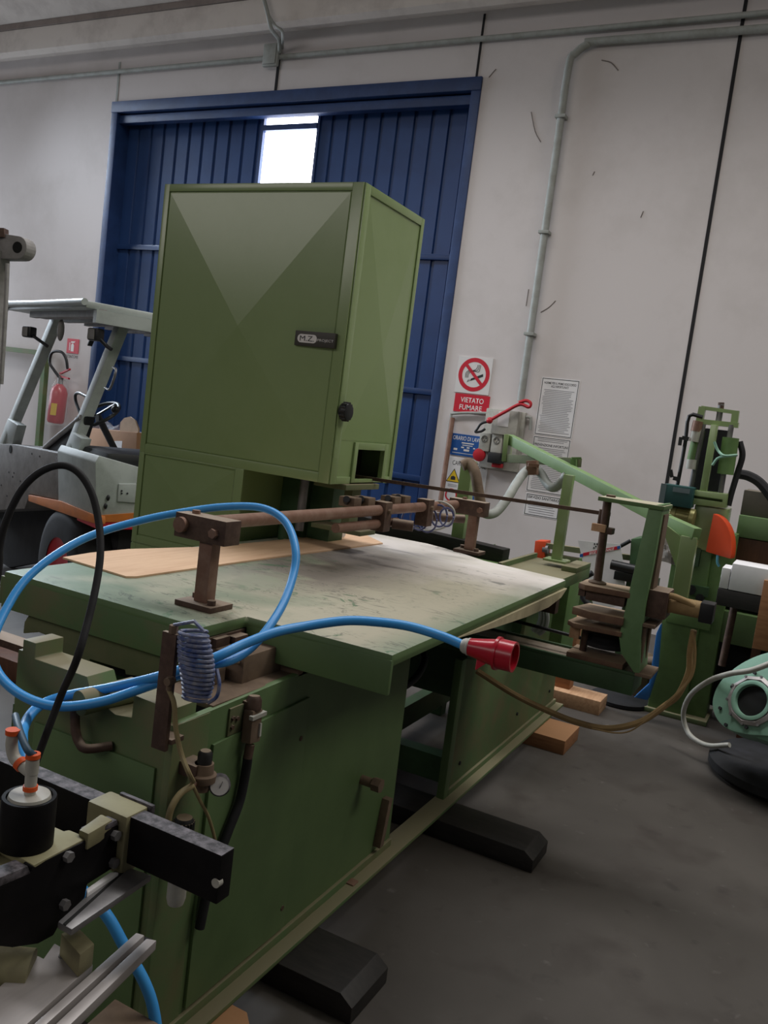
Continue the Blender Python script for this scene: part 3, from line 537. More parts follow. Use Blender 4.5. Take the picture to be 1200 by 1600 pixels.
# ================================================================ bandsaw head cabinet
CX0, CX1, CY0, CY1, CZ0, CZ1, KX = -2.785, -1.766, 3.0, 3.555, 1.35, 2.548, -2.19
cb = thing('bandsaw_cabinet', 'tall green metal bandsaw wheel cabinet with embossed panels in front of the blue door', 'machine cabinet', ((CX0+CX1)/2, 3.28, 0))
ha, hb = at(557, 702, X=CX1), at(593, 748, X=CX1); HY0, HY1, HZ0, HZ1 = ha.y, hb.y, hb.z, ha.z
g = G(); th = .012
g.box((CX0, CY0, CZ0), (CX1, CY0+th, CZ1)); g.box((CX0, CY1-th, CZ0), (CX1, CY1, CZ1)); g.box((CX0, CY0, CZ0), (CX0+th, CY1, CZ1)); g.box((CX0, CY0, CZ1-th), (CX1, CY1, CZ1)); g.box((CX0, CY0, CZ0), (CX1, CY1, CZ0+th))
g.box((CX1-th, CY0, CZ0), (CX1, HY0, CZ1)); g.box((CX1-th, HY1, CZ0), (CX1, CY1, CZ1)); g.box((CX1-th, HY0, HZ1), (CX1, HY1, CZ1)); g.box((CX1-th, HY0, CZ0), (CX1, HY1, HZ0)); obj('body', g, cabm, cb)
obj('inner_wheel_housing', G().box((CX1-.16, HY0-.04, HZ0-.02), (CX1-.15, CY1-.03, HZ1+.06)), brown, cb)
def panel_y(x0, x1, z0, z1, y, h, name):   # pyramid-embossed sheet facing -Y
    g = G(); a = [g.b.verts.new(p) for p in ((x0, y, z0), (x1, y, z0), (x1, y, z1), (x0, y, z1))]; b_ = [g.b.verts.new(p) for p in ((x0+.004, y-.003, z0+.004), (x1-.004, y-.003, z0+.004), (x1-.004, y-.003, z1-.004), (x0+.004, y-.003, z1-.004))]; t = g.b.verts.new(((x0+x1)/2, y-h, (z0+z1)/2))
    for i in range(4): j = (i+1) % 4; g.b.faces.new((a[i], a[j], b_[j], b_[i])); g.b.faces.new((b_[i], b_[j], t))
    bmesh.ops.recalc_face_normals(g.b, faces=g.b.faces)
    o = obj(name, g, cabm, cb); o.data.polygons.foreach_set('use_smooth', [False]*len(o.data.polygons)); return o
def rim_y(x0, x1, z0, z1, y, w_, name='panel_rim'):
    g = G(); d_ = .007
    for a, b_ in (((x0+w_[2], z0), (x1-w_[3], z0+w_[0])), ((x0+w_[2], z1-w_[1]), (x1-w_[3], z1)), ((x0, z0), (x0+w_[2], z1)), ((x1-w_[3], z0), (x1, z1))): g.box((a[0], y-d_, a[1]), (b_[0], y, b_[1]), .002)
    return obj(name, g, cabm, cb)
rim_y(CX0, CX1, CZ0, CZ1, CY0, (.04, .032, .03, .05)); panel_y(CX0+.033, CX1-.053, CZ0+.043, CZ1-.035, CY0-.001, .030, 'front_panel')
obj('column_body', G().box((CX0, CY0, .0), (KX, CY1, CZ0)), cabm, cb)
rim_y(CX0, KX, .93, CZ0, CY0, (.035, .008, .03, .045), 'column_rim'); panel_y(CX0+.033, KX-.048, .968, CZ0-.011, CY0-.001, .018, 'column_panel')
rim_y(CX0, KX, .10, .925, CY0, (.035, .03, .03, .045), 'column_rim'); panel_y(CX0+.033, KX-.048, .138, .892, CY0-.001, .018, 'column_panel')
# right side panel with the blade opening
g = G(); d_ = .007; x = CX1
for a, b_ in (((CY0, CZ0), (CY0+.045, CZ1)), ((CY1-.03, CZ0), (CY1, CZ1)), ((CY0+.045, CZ1-.035), (CY1-.03, CZ1)), ((CY0+.045, CZ0), (HY0-.035, CZ0+.03)), ((HY1+.03, CZ0), (CY1-.03, CZ0+.03))): g.box((x, a[0], a[1]), (x+d_, b_[0], b_[1]), .002)
obj('side_rim', g, cabm, cb)
g = G(); y0, y1, z0, z1 = CY0+.05, CY1-.033, HZ1+.035, CZ1-.04; a = [g.b.verts.new(p) for p in ((x+.001, y0, z0), (x+.001, y1, z0), (x+.001, y1, z1), (x+.001, y0, z1))]; t = g.b.verts.new((x+.018, (y0+y1)/2, (CZ0+z1)/2))
for i in range(4): g.b.faces.new((a[i], a[(i+1) % 4], t))
o = obj('side_panel', g, cabm, cb); o.data.polygons.foreach_set('use_smooth', [False]*4)
g = G()
for a, b_ in (((HY0-.03, HZ0-.015), (HY0, HZ1+.03)), ((HY1, HZ0-.015), (HY1+.03, HZ1+.03)), ((HY0, HZ1), (HY1, HZ1+.03)), ((HY0, HZ0-.015), (HY1, HZ0))): g.box((x, a[0], a[1]), (x+.010, b_[0], b_[1]), .002)
obj('blade_opening_frame', g, cabm, cb)
q = at(538, 643, X=CX1+.02); g = G().lathe([(0, 0), (.026, 0), (.036, .25), (.038, .6), (.034, .95), (.026, 1), (0, .98)], (x+.005, q.y, q.z), (.04, 0, 0), 26)
for i in range(14): a = i*math.pi/7; g.cyl((x+.018, q.y+.037*math.cos(a), q.z+.037*math.sin(a)), (x+.04, q.y+.036*math.cos(a), q.z+.036*math.sin(a)), .004, n=8)
obj('round_knob', g, blkp, cb)
# name plate
n0, n1 = at(463, 519, Y=CY0-.02), at(523, 542, Y=CY0-.02)
pz0, pz1, px0, px1 = (n0.z+n1.z)/2-.03, (n0.z+n1.z)/2+.03, n0.x, n1.x
ny = CY0-.026
np_ = obj('name_plate', G().box((px0, ny, pz0), (px1, CY0-.004, pz1), .001), mat('dark_olive_plate', '3d3a33', rough=.5), cb)
zc = (pz0+pz1)/2; wd = px1-px0
g = G(); r_ = .017; xa, xb = px0+.03, px0+wd*.47
pts_ = [(xb+r_*math.cos(t), zc+r_*math.sin(t)) for t in [(-90+i*12)*math.pi/180 for i in range(16)]]+[(xa+r_*math.cos(t), zc+r_*math.sin(t)) for t in [(90+i*12)*math.pi/180 for i in range(16)]]
flat(g, pts_, ny+.0002); obj('white_oval', g, whtink, np_)
text('M.Z.', ((xa+xb)/2, ny-.0011, zc), .021, RX, UZ, ink, np_, wide=(xb-xa)*1.15, bold=.0); text('PROJECT', (px0+wd*.775, ny-.0003, zc-.004), .013, RX, UZ, whtink, np_, wide=wd*.40, bold=.0)
# mechanism in the gap below the head, castings coloured dark for its shade
g = G(); g.box((-2.19, 3.30, .9), (-2.05, 3.5, 1.345), .004); obj('guide_casting', g, grn_dark, cb)
g = G(); g.box((-2.19, 3.10, .94), (-1.95, 3.45, 1.04), .006); g.cyl((-2.08, 3.2, 1.04), (-2.08, 3.2, 1.12), .03); obj('guide_base', g, grn_dark, cb)
g = G().box((-2.05, 3.33, 1.05), (-1.93, 3.46, 1.345), .004); obj('guide_bracket', g, grn_dark, cb)
obj('cavity_shade_sheet', G().box((-2.19, 3.50, .9), (-2.0, 3.52, 1.345)), darkv, cb)  # black sheet added to imitate shade behind the castings
g = G().box((-1.83, 3.25, 1.14), (-1.79, 3.33, 1.35), .003); g.box((-1.90, 3.10, 1.325), (-1.74, 3.4, 1.349), .003); g.box((-1.95, 3.2, 1.13), (-1.70, 3.34, 1.15), .003); obj('blade_guide_arm', g, dusty, cb)
g = G().cyl((-2.02, 3.22, 1.10), (-2.02, 3.22, 1.34), .02); obj('guide_rod', g, steel, cb)
# ================================================================ saw arm with C frame
sa = thing('blade_carriage', 'green cross beam with an upright that holds the saw blade right of the table', 'machine carriage', (-1.0, 3.37, .72))
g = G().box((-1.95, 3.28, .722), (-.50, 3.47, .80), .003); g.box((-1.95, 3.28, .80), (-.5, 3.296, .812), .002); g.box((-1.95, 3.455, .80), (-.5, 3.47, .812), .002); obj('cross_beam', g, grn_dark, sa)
obj('beam_dust_tray', G().box((-1.94, 3.297, .80), (-.52, 3.454, .803)), mat('beam_dust', '9c8f80', '857866', .5, 12, .8), sa)
AY0, AY1 = 3.27, 3.44
def XZ(l, y): return [(at(a, c, Y=y).x, y, at(a, c, Y=y).z) for a, c in l]
ap = XZ([(990, 1051), (970, 1020), (967, 995), (985, 915), (1014, 790), (1037, 788), (1021, 880), (1008, 945), (1001, 1000), (999, 1052)], AY0)
obj('upright_arm', G().prism(ap, (0, AY1-AY0, 0), .003), mat('light_green_arm_paint', '6f9163', '5f7f52', .45, 5, .5), sa)
g = G().box((-.50, AY0+.02, .815), (-.487, AY0+.05, 1.0), .002); g.box((-.50, AY1-.05, .815), (-.487, AY1-.02, 1.0), .002); g.box((-.50, AY0, .805), (-.44, AY1, .818), .002); g.box((-.5, AY0, .995), (-.455, AY1, 1.008), .002); g.box((-.505, AY0+.04, 1.1), (-.49, AY1-.03, 1.42), .002); obj('adjusting_channel', g, dust_br, sa)
obj('top_plate', G().prism([(-.735, 3.26, 1.438), (-.735, 3.40, 1.438), (-.52, 3.46, 1.438), (-.49, 3.46, 1.438), (-.49, 3.26, 1.438)], (0, 0, .016), .002), mat('green_plate_dust', '5d7a4a', rough=.6, dust='bfb59d'), sa)
g = G().cyl((-.705, 3.34, 1.10), (-.715, 3.34, 1.44), .0165); g.cyl((-.705, 3.34, 1.454), (-.705, 3.34, 1.462), .02, n=6); obj('blade_post', g, brown, sa)
g = G().box((-.755, 3.31, 1.315), (-.70, 3.33, 1.345), .003); obj('wooden_block', g, wood, sa)
g = G().box((-.72, 3.32, 1.31), (-.675, 3.37, 1.335), .004); g.cyl((-.733, 3.35, 1.33), (-.733, 3.35, 1.40), .010); obj('blade_clamp', g, brown, sa)
obj('saw_blade', G().bar((-1.90, 3.36, 1.368), (-.70, 3.36, 1.385), .006, .015), brown, sa)
dustplate = mat('dusty_brown_plate', '6a4f3f', '83684f', .5, 14, .75, dust='a48d74')
g = G(); g.prism([(-.76, 3.27, 1.09), (-.73, 3.25, 1.09), (-.56, 3.27, 1.09), (-.56, 3.42, 1.09), (-.76, 3.4, 1.09)], (0, 0, .022), .003); obj('pulley_plate', g, dustplate, sa)
g = G().lathe([(0, 0), (.035, 0), (.035, .5), (.02, 1), (0, 1)], (-.705, 3.34, 1.112), (0, 0, .012)); obj('pulley_washer', g, dust_br, sa)
g = G().box((-.73, 3.28, 1.05), (-.58, 3.40, 1.09), .004); g.box((-.76, 3.285, 1.06), (-.735, 3.32, 1.088)); obj('bearing_block', g, brown, sa)
g = G(); g.prism([(-.77, 3.27, .985), (-.69, 3.24, .985), (-.57, 3.25, .985), (-.57, 3.42, .985), (-.74, 3.42, .985)], (0, 0, .03), .004); obj('pulley_guard', g, dustplate, sa)
g = G(); g.prism([(-.78, 3.27, .94), (-.75, 3.24, .94), (-.57, 3.26, .94), (-.57, 3.42, .94), (-.77, 3.42, .94)], (0, 0, .018), .003); obj('pulley_plate', g, dustplate, sa)
obj('black_pulley', G().lathe([(0, 0), (.09, 0), (.09, .25), (.075, .4), (.075, .6), (.09, .75), (.09, 1), (0, 1)], (-.655, 3.42, .86), (0, 0, .07), 32), rub, sa)
g = G().cyl((-.725, 3.36, .83), (-.725, 3.36, .945), .014); obj('lower_post', g, brown, sa)
g = G().box((-.775, 3.30, .885), (-.735, 3.315, .93), .004); obj('wooden_block', g, wood, sa)
obj('base_plate', G().box((-.77, 3.285, .803), (-.55, 3.445, .832), .003), dustplate, sa)
obj('lower_rod', G().cyl((-1.7, 3.42, .89), (-.74, 3.38, .875), .007), blkp, sa)
# feed motor on the arm
g = G().box((-.505, 3.30, 1.03), (-.43, 3.44, 1.135), .006); obj('gearbox', g, brown, sa)
mo = obj('feed_motor', G().lathe([(0, 0), (.036, 0), (.036, .05), (.033, .08), (.033, 1), (0, 1)], (-.43, 3.37, 1.085), (.115, 0, .0)), tanhose, sa)
obj('motor_cap', G().box((-.318, 3.33, 1.045), (-.268, 3.41, 1.12), .006), blkp, mo)
obj('motor_hose', G().tube([at(1022, 940, Y=3.33), at(1045, 931, Y=3.33), at(1068, 938, Y=3.34), at(1085, 947, Y=3.35)], .012), tanhose, mo)
def hang(l, d0, d1): return [at(x, y, D=d0+(d1-d0)*i/(len(l)-1)) for i, (x, y) in enumerate(l)]
A = [(1084, 985), (1078, 1020), (1076, 1050), (1060, 1085), (1040, 1102), (1000, 1128), (950, 1138), (900, 1128), (850, 1108), (800, 1083), (745, 1048)]
g = G().tube(hang(A, 3.22, 3.42), .012, 8); g.tube(hang([(1083, 985), (1086, 1020), (1081, 1055), (1062, 1080), (1040, 1100)], 3.20, 3.24), .006, 6); g.tube(hang([(1040, 1102), (1010, 1125), (985, 1142), (960, 1145), (925, 1138)], 3.24, 3.3), .003, 6)
obj('cable_bundle', g, tanhose, None, 'dusty tan cable bundle looping from the arm motor back to the green base', 'cable')
# ================================================================ blue power cable with red plug
L = [(728, 1010, 2.10), (690, 994, 2.12), (640, 979, 2.14), (590, 972, 2.14), (540, 970, 2.13), (480, 978, 2.1), (430, 988, 2.05), (380, 1007, 2.0), (330, 1030, 1.95), (255, 1055, 1.95), (180, 1073, 2.0), (100, 1088, 2.02), (62, 1103, 2.0), (40, 1130, 1.95), (36, 1170, 1.85), (60, 1280, 1.74), (120, 1380, 1.72), (165, 1428, 1.72), (195, 1480, 1.72), (228, 1540, 1.72), (242, 1590, 1.72), (248, 1660, 1.72)]
cl = thing('power_cable', 'sky blue power cable with a red plug stretched across the front of the green table', 'cable', at(400, 1100, D=2.0))
obj('cable', G().tube([at(x, y, D=d_) for x, y, d_ in L], .0118, 12), bluecab, cl)
L2 = [(322, 1040, 1.97), (360, 1032, 2.0), (392, 1012, 2.06), (420, 980, 2.12), (444, 940, 2.2), (459, 895, 2.28), (462, 860, 2.32), (452, 825, 2.38), (432, 803, 2.42), (400, 792, 2.46), (350, 792, 2.48), (300, 798, 2.48), (230, 811, 2.46), (150, 834, 2.4), (90, 865, 2.32), (40, 906, 2.24), (8, 955, 2.17), (-12, 1005, 2.1), (-6, 1045, 2.05), (18, 1075, 2.0), (55, 1096, 1.96), (100, 1104, 1.95), (160, 1096, 1.95), (215, 1078, 1.96), (280, 1055, 1.97), (322, 1040, 1.97)]
obj('cable_loop', G().tube([at(x, y, D=d_) for x, y, d_ in L2], .0112, 12), bluecab, cl)
q0, q1 = at(722, 1008, D=2.10), at(804, 1027, D=2.04); ax = q1-q0
pg = obj('red_plug', G().lathe([(0, .1), (.019, .1), (.022, .17), (.026, .35), (.03, .5), (.033, .62), (.033, .66), (.041, .66), (.041, .71), (.037, .72), (.037, 1), (.031, 1), (.031, .9), (0, .9)], q0, ax, 30), redp, cl)
obj('cable_gland', G().lathe([(0, 0), (.015, 0), (.019, .05), (.02, .11), (.022, .12), (.022, .15), (0, .15)], q0, ax), greyp, pg)
dn = ax.normalized().cross(_f).normalized(); dn = dn if dn.z < 0 else -dn
obj('latch_tab', G().prism([q0+ax*.33+dn*.024, q0+ax*.52+dn*.028, q0+ax*.33+dn*.052], _f*.012), redp, pg)
obj('plug_mark', G().bar(q0+ax*.46-_f*.0300-dn*.012, q0+ax*.50-_f*.0305-dn*.004, .003, .002), whtink, pg)
L3 = [(-40, 1010, 1.5), (-5, 905, 1.5), (0, 850, 1.5), (12, 808, 1.5), (34, 765, 1.5), (62, 738, 1.5), (95, 727, 1.5), (122, 738, 1.5), (143, 770, 1.5), (154, 815, 1.49), (157, 860, 1.47), (152, 905, 1.45), (140, 960, 1.42), (120, 1030, 1.39), (98, 1080, 1.46), (75, 1140, 1.46), (55, 1195, 1.46), (42, 1240, 1.46)]
obj('black_hose', G().tube([at(x, y, D=d_) for x, y, d_ in L3], .0065, 12), rub, None, 'black hose arching up in front of the green table at the left', 'hose')
# ================================================================ skids and blocks under the base
for i, (y0, y1, x1, lab) in enumerate(((3.10, 3.30, -.73, 'black oily timber skid sticking out below the open bay of the green base'), (1.97, 2.19, -.89, 'black oily timber skid sticking out at the near end of the green base'))):
    obj('timber_skid', G().prism([(-1.95, y0, 0), (x1, y0, 0), (x1, y0, .05), (x1-.04, y0, .078), (-1.95, y0, .078)], (0, y1-y0, 0), .004), timber_d, None, lab, 'timber skid', 'black skids under the saw')
obj('timber_block', G().box((-1.45, 4.40, 0), (-.965, 4.70, .078), .003), tan, None, 'tan timber block propping the far right corner of the green base', 'timber block')
obj('timber_block', G().box((-1.6, 5.22, 0), (-.97, 5.42, .09), .003), wood, None, 'pale timber block on the floor behind the saw arm beside the flat black disc', 'timber block')
obj('timber_block', G().prism([(-1.3, 1.58, 0), (-1.07, 1.58, 0), (-1.05, 1.62, 0), (-1.05, 1.72, 0), (-1.09, 1.76, 0), (-1.3, 1.76, 0)], (0, 0, .078), .006), tan, None, 'orange tan timber piece under the near corner of the green base', 'timber block')
# ================================================================ rear frame with jib arm behind the table
armm = mat('matt_green_paint', '74905c', '688353', .4, 4, .55)
rf = thing('rear_frame', 'green steel frame with two posts and a sloping arm behind the table', 'steel frame', (-1.4, 4.5, 0))
YR = 4.4
def pb(name, x0, y0, x1, y1, Y, dep, m, par, bev=.003):
    a, c = at(x0, y0, Y=Y), at(x1, y1, Y=Y); return obj(name, G().box((a.x, Y, a.z), (c.x, Y+dep, c.z), bev), m, par)
a = at(730, 720, Y=YR); obj('post', G().box((a.x-.035, YR, .90), (a.x+.035, YR+.07, a.z), .003), cabm, rf)
a = at(888, 742, Y=YR); pbx = a.x; obj('post', G().box((a.x-.025, YR, 1.02), (a.x+.025, YR+.05, a.z), .003), cabm, rf)
obj('post_foot', G().box((pbx-.06, YR-.03, 1.01), (pbx+.06, YR+.08, 1.022), .002), cabm, rf)
obj('jib_arm', G().bar(at(796, 686, D=5.3), at(1042, 814, D=3.98), .05, .06, bev=.004), armm, rf)
obj('jib_arm', G().bar(at(1042, 814, D=3.98), at(1089, 835, D=3.82), .05, .055, bev=.004), armm, rf)
P_ = at(1078, 838, D=3.85); obj('arm_leg', G().box((P_.x-.035, P_.y-.03, .95), (P_.x+.035, P_.y+.03, P_.z), .003), cabm, rf)
obj('arm_gusset', G().prism([P_+V((-.03, -.012, -.01)), P_+V((-.14, -.012, .05)), P_+V((-.03, -.012, -.16))], (0, .02, 0)), cabm, rf)
obj('arm_end_plate', G().bar(at(795, 680, D=5.29), at(791, 722, D=5.29), .10, .03, (1, 0, 0), .003), cabm, rf)
obj('hose_rail', G().bar(at(788, 716, D=5.28), at(906, 723, D=4.75), .03, .05, bev=.003), dusty, rf)
g = G().bar(at(897, 716, D=4.74), at(897, 738, D=4.74), .06, .03, (1, 0, 0), .002)
for y in (716, 738): g.bar(at(893, y, D=4.7), at(908, y, D=4.7), .012, .012)
obj('rail_clamp', g, grn_far, rf)
obj('foot_bracket', G().prism([at(x, y, Y=YR+.1) for x, y in ((738, 858), (765, 852), (767, 878), (745, 880))], (0, .1, 0), .003), grn_far, rf)
g = G().box((-1.62, 4.12, .90), (-1.30, 4.5, .955), .004); obj('side_channel', g, grn_far, rf)
g = G().box((-1.34, 4.0, .93), (-1.02, 4.6, .985), .004); g.box((-1.34, 4.0, .985), (-1.32, 4.6, 1.01)); g.box((-1.10, 4.3, .985), (-1.02, 4.6, 1.012), .003); obj('top_channel', g, grn_d, rf)
g = G().box((-1.34, 4.62, .45), (-1.12, 4.9, .93), .004); obj('pillar', g, grn_far, rf)
obj('rear_leg', G().box((-1.78, 4.45, 0), (-1.70, 4.52, .93)), grn_dark, rf)
g = G().bar(at(470, 795, D=5.3), at(790, 872, D=4.62), .10, .10, bev=.006); obj('dark_side_beam', g, timber_d, rf)
g = G().box((-2.75, 4.70, 0), (-2.65, 4.8, .99)); obj('beam_leg', g, timber_d, rf)
fh = thing('flexible_hose', 'grey ribbed flexible hose drooping between the green posts in front of the notices', 'hose', at(765, 800, D=4.7))
g = G().tube([at(x, y, D=d_) for x, y, d_ in ((722, 728, 4.66), (733, 724, 4.66), (742, 738, 4.62), (747, 765, 4.6), (752, 795, 4.6))], .030, 14); obj('dusty_section', g, dust_br, fh)
hl = [(752, 795, 4.6), (760, 803, 4.6), (775, 800, 4.65), (792, 780, 4.7), (806, 757, 4.78), (820, 738, 4.85), (834, 731, 4.9), (845, 740, 4.9), (855, 756, 4.86), (865, 762, 4.8), (877, 754, 4.74), (886, 742, 4.70)]
g = G().tube([at(x, y, D=d_) for x, y, d_ in hl], .026, 14); obj('hose_body', g, conduit, fh)
g = G().bar(at(832, 720, D=4.84), at(832, 742, D=4.84), .05, .06, (1, 0, 0), .004); g.bar(at(825, 726, D=4.8), at(842, 728, D=4.8), .02, .02); obj('hose_clamp', g, rust, fh)
g = G()
for k in range(3):
    g.tube([at(x+k*5, y+k*3, Y=4.0) for x, y in ((822, 925), (836, 935), (845, 955), (842, 975), (832, 985))], .012, 8)
obj('grey_cables', g, conduit, None, 'bundle of grey cables looping beneath the far right corner of the table', 'cable')
# ================================================================ forklift truck
P0 = at(150, 815, D=5.2); u_ = V((-.93, .367, 0)).normalized(); v_ = V((.367, .93, 0)).normalized()
def FP(x, y, dv=0): return at(x, y, P=P0+v_*dv, N=v_)
def SP(x, y, du=0): return at(x, y, P=P0+u_*du, N=u_)
fk = thing('forklift_truck', 'white and grey forklift truck with canopy, orange trim and black seat at the left', 'forklift', V((P0.x, P0.y, 0))+u_*.4+v_*.5)
def fp(name, l, ext, m, par=fk, dv=0, bev=.006): return obj(name, G().prism([FP(x, y, dv) for x, y in l], v_*ext, bev), m, par)
fpn = fp('front_panel', [(-60, 692), (20, 694), (112, 712), (96, 782), (46, 772), (38, 795), (-60, 800)], .9, grey_t)
g = G(); 
for x, y in ((17, 702),): g.lathe([(0, 0), (.03, 0), (.03, 1), (0, 1)], FP(x, y)-v_*.004, v_*.008)
obj('round_hole', g, darkv, fpn)
g = G()
for x, y in ((50, 709), (62, 713), (14, 738), (22, 739), (32, 752), (20, 745), (2, 758), (11, 775)): g.lathe([(0, 0), (.007, 0), (.007, 1), (0, 1)], FP(x, y)-v_*.003, v_*.006, 8)
obj('bolt', g, ink, fpn)
text('0-1', FP(92, 717)-v_*.004, .03, -u_, UZ, greyink, fpn, wide=.10)
fp('corner_panel', [(112, 706), (148, 722), (150, 808), (90, 784)], .30, white_t)
fp('orange_trim', [(44, 773), (95, 783), (150, 806), (150, 819), (126, 812), (44, 783)], .06, mat('orange_trim_paint', 'c4702c', 'a5612e', .5, 8, .5), dv=-.012)
obj('indicator_lamp', G().sphere(FP(117, 747), .03, (.7, .5, 1.15)), amber, fk)
obj('side_body', G().prism([SP(x, y) for x, y in ((149, 722), (155, 712), (235, 735), (235, 822), (150, 808))], u_*.62, .008), white_t, fk)
sd = obj('side_step', G().prism([SP(x, y, -.01) for x, y in ((150, 806), (235, 800), (235, 815), (150, 816))], u_*.3), bpy.data.materials['orange_trim_paint'], fk)
obj('red_stripe', G().prism([SP(x, y, -.006) for x, y in ((150, 816), (235, 814), (235, 828), (150, 826))], u_*.3), redm, fk)
ht = obj('fuel_hatch', G().prism([SP(x, y, -.012) for x, y in ((186, 756), (214, 756), (213, 786), (184, 784))], u_*.02, .006), white_t, fk)
g = G()
for x, y in ((190, 767), (190, 771), (199, 771)): g.lathe([(0, 0), (.006, 0), (.006, 1), (0, 1)], SP(x, y, -.014), -u_*.003, 8)
obj('hatch_screw', g, ink, ht)
g = G()
for x, y in ((169, 778), (165, 791)): g.sphere(SP(x, y, -.008), .016, (.7, .7, 1.2), 10)
obj('latch', g, blkp, fk)
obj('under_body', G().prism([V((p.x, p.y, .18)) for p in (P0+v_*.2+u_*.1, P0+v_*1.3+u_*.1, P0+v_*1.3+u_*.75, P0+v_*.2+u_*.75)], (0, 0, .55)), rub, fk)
obj('dashboard', G().prism([FP(x, y, .1) for x, y in ((66, 702), (84, 688), (104, 672), (124, 652), (134, 650), (116, 712), (100, 712))], v_*.07, .01), blkp, fk)
obj('front_glass_edge', G().tube([FP(x, y, .09) for x, y in ((70, 700), (88, 684), (108, 668), (127, 652))], .018), grey_t, fk)
for k, (xb, yb, xt, yt) in enumerate(((8, 694, 91, 494), (108, 715, 192, 506))):
    p, q = FP(xb, yb, .05), FP(xt, yt, .30); pl = obj('canopy_pillar', G().bar(p, q, .085, .07, v_, .006), white_t, fk)
    obj('pillar_foot', G().prism([FP(x, y, .04) for x, y in ((xb-14, yb+8), (xb+10, yb+4), (xb+19, yb-30), (xb+4, yb-40))], v_*.07, .006), white_t, pl)
g = G().tube([FP(177, 574, .2), FP(181, 580, .14), FP(172, 607, .14), FP(164, 606, .16)], .008); obj('grab_handle', g, steel, fk)
z_r = FP(150, 472).z; A_ = FP(24, 478); B_ = FP(150, 472); A_.z = B_.z = z_r
rp = [A_-v_*.06, B_-v_*.06, B_+v_*1.25, A_+v_*1.25]
obj('canopy_roof', G().prism(rp, (0, 0, -.045), .012), white_t, fk)
ins = [B_+u_*.04-v_*0, A_-u_*.15, A_-u_*.15+v_*1.2, B_+u_*.04+v_*1.2]
g = G()
for k in range(7): p = B_+u_*.05+v_*(.1+k*.16)+V((0, 0, -.07)); g.bar(p, p+u_*(A_-B_).length*.75, .04, .03)
obj('roof_slats', g, grey_t, fk)
obj('canopy_frame', G().bar(B_+V((0, 0, -.085)), B_+v_*1.2+V((0, 0, -.085)), .05, .08), white_t, fk)
obj('canopy_frame', G().bar(B_+V((0, 0, -.06))+v_*.05, A_-u_*.25+V((0, 0, -.06))+v_*.05, .05, .05), grey_t, fk)
obj('front_lip', G().tube([A_+V((0, 0, -.05))+u_*.02-v_*.05, A_+V((0, 0, -.01))-v_*.08, A_.lerp(B_, .5)-v_*.08+V((0, 0, -.012)), B_-v_*.07+V((0, 0, -.01))], .022), white_t, fk)
for (x, y, xa, ya) in ((46, 519, 66, 535), (150, 523, 166, 540)):
    c = FP(x, y, .05); lm = obj('work_lamp', G().box(c+V((-.045, -.03, -.04)), c+V((.045, .03, .04)), .012), blkp, fk); g = G().prism([c+V((-.036, -.032, -.032)), c+V((.02, -.032, -.032)), c+V((.02, -.032, .032)), c+V((-.036, -.032, .032))], (0, -.004, 0)); obj('lamp_glass', g, grey_t, lm); obj('lamp_arm', G().tube([c+V((.03, 0, -.02)), FP(xa, ya, .1), FP(xa+8, ya+6, .12)], .012), blkp, lm)
obj('rear_mirror', G().sphere(FP(95, 516, .1), .075, (.35, .3, 1.0)), grey_t, fk)
obj('small_mirror', G().bar(FP(140, 540, .1), FP(148, 520, .1), .03, .01), blkp, fk)
sw = FP(152, 648, .45); nrm = (v_*-.55+V((0, 0, .8))-u_*.1).normalized()
so = obj('steering_wheel', G().ring(sw, nrm, .17, .014, 36, 8), blkp, fk)
g = G(); a1 = nrm.orthogonal().normalized(); a2 = nrm.cross(a1)
for k in range(3): t = k*2.09+.4; g.bar(sw, sw+(a1*math.cos(t)+a2*math.sin(t))*.17, .02, .012)
obj('spoke', g, blkp, so); obj('steering_column', G().cyl(sw-nrm*.3, sw, .025), blkp, fk)
obj('wheel_knob', G().sphere(FP(180, 640, .4), .028), blkp, so)
obj('control_lever', G().tube([FP(120, 700, .5), FP(130, 665, .5), FP(118, 625, .5), FP(122, 614, .5), FP(140, 622, .5)], .012), blkp, fk)
sc = SP(196, 718, .3); se = obj('seat', G().prism([sc+v_*a+u_*b_+V((0, 0, -.05)) for a, b_ in ((-.22, -.22), (.32, -.22), (.32, .22), (-.22, .22))], (0, 0, .11), .04), blkp, fk)
obj('seat_back', G().prism([sc+v_*.30+u_*b_+V((0, 0, -.0)) for b_ in (-.2, .2)]+[sc+v_*.38+u_*b_ for b_ in (.2, -.2)], (0, 0, .1), .02), blkp, se)
wc = FP(86, 905, -.02); wc.z = max(.40, wc.z); R_ = wc.z
wh = obj('front_tyre', G().lathe([(.20, 0), (R_*.8, 0), (R_*.93, .06), (R_, .2), (R_, .8), (R_*.93, .94), (R_*.8, 1), (.20, 1)], wc, v_*.26, 44), rub, fk)
obj('wheel_rim', G().lathe([(.205, .0), (.19, .05), (.12, .12), (.05, .12), (0, .10)], wc+v_*.005, v_*.2, 30), redm, wh)
wc2 = wc+v_*1.25+V((0, 0, 0)); wh2 = obj('rear_tyre', G().lathe([(.16, 0), (.28, 0), (.33, .2), (.33, .8), (.28, 1), (.16, 1)], V((wc2.x, wc2.y, .33)), v_*.2, 36), rub, fk)
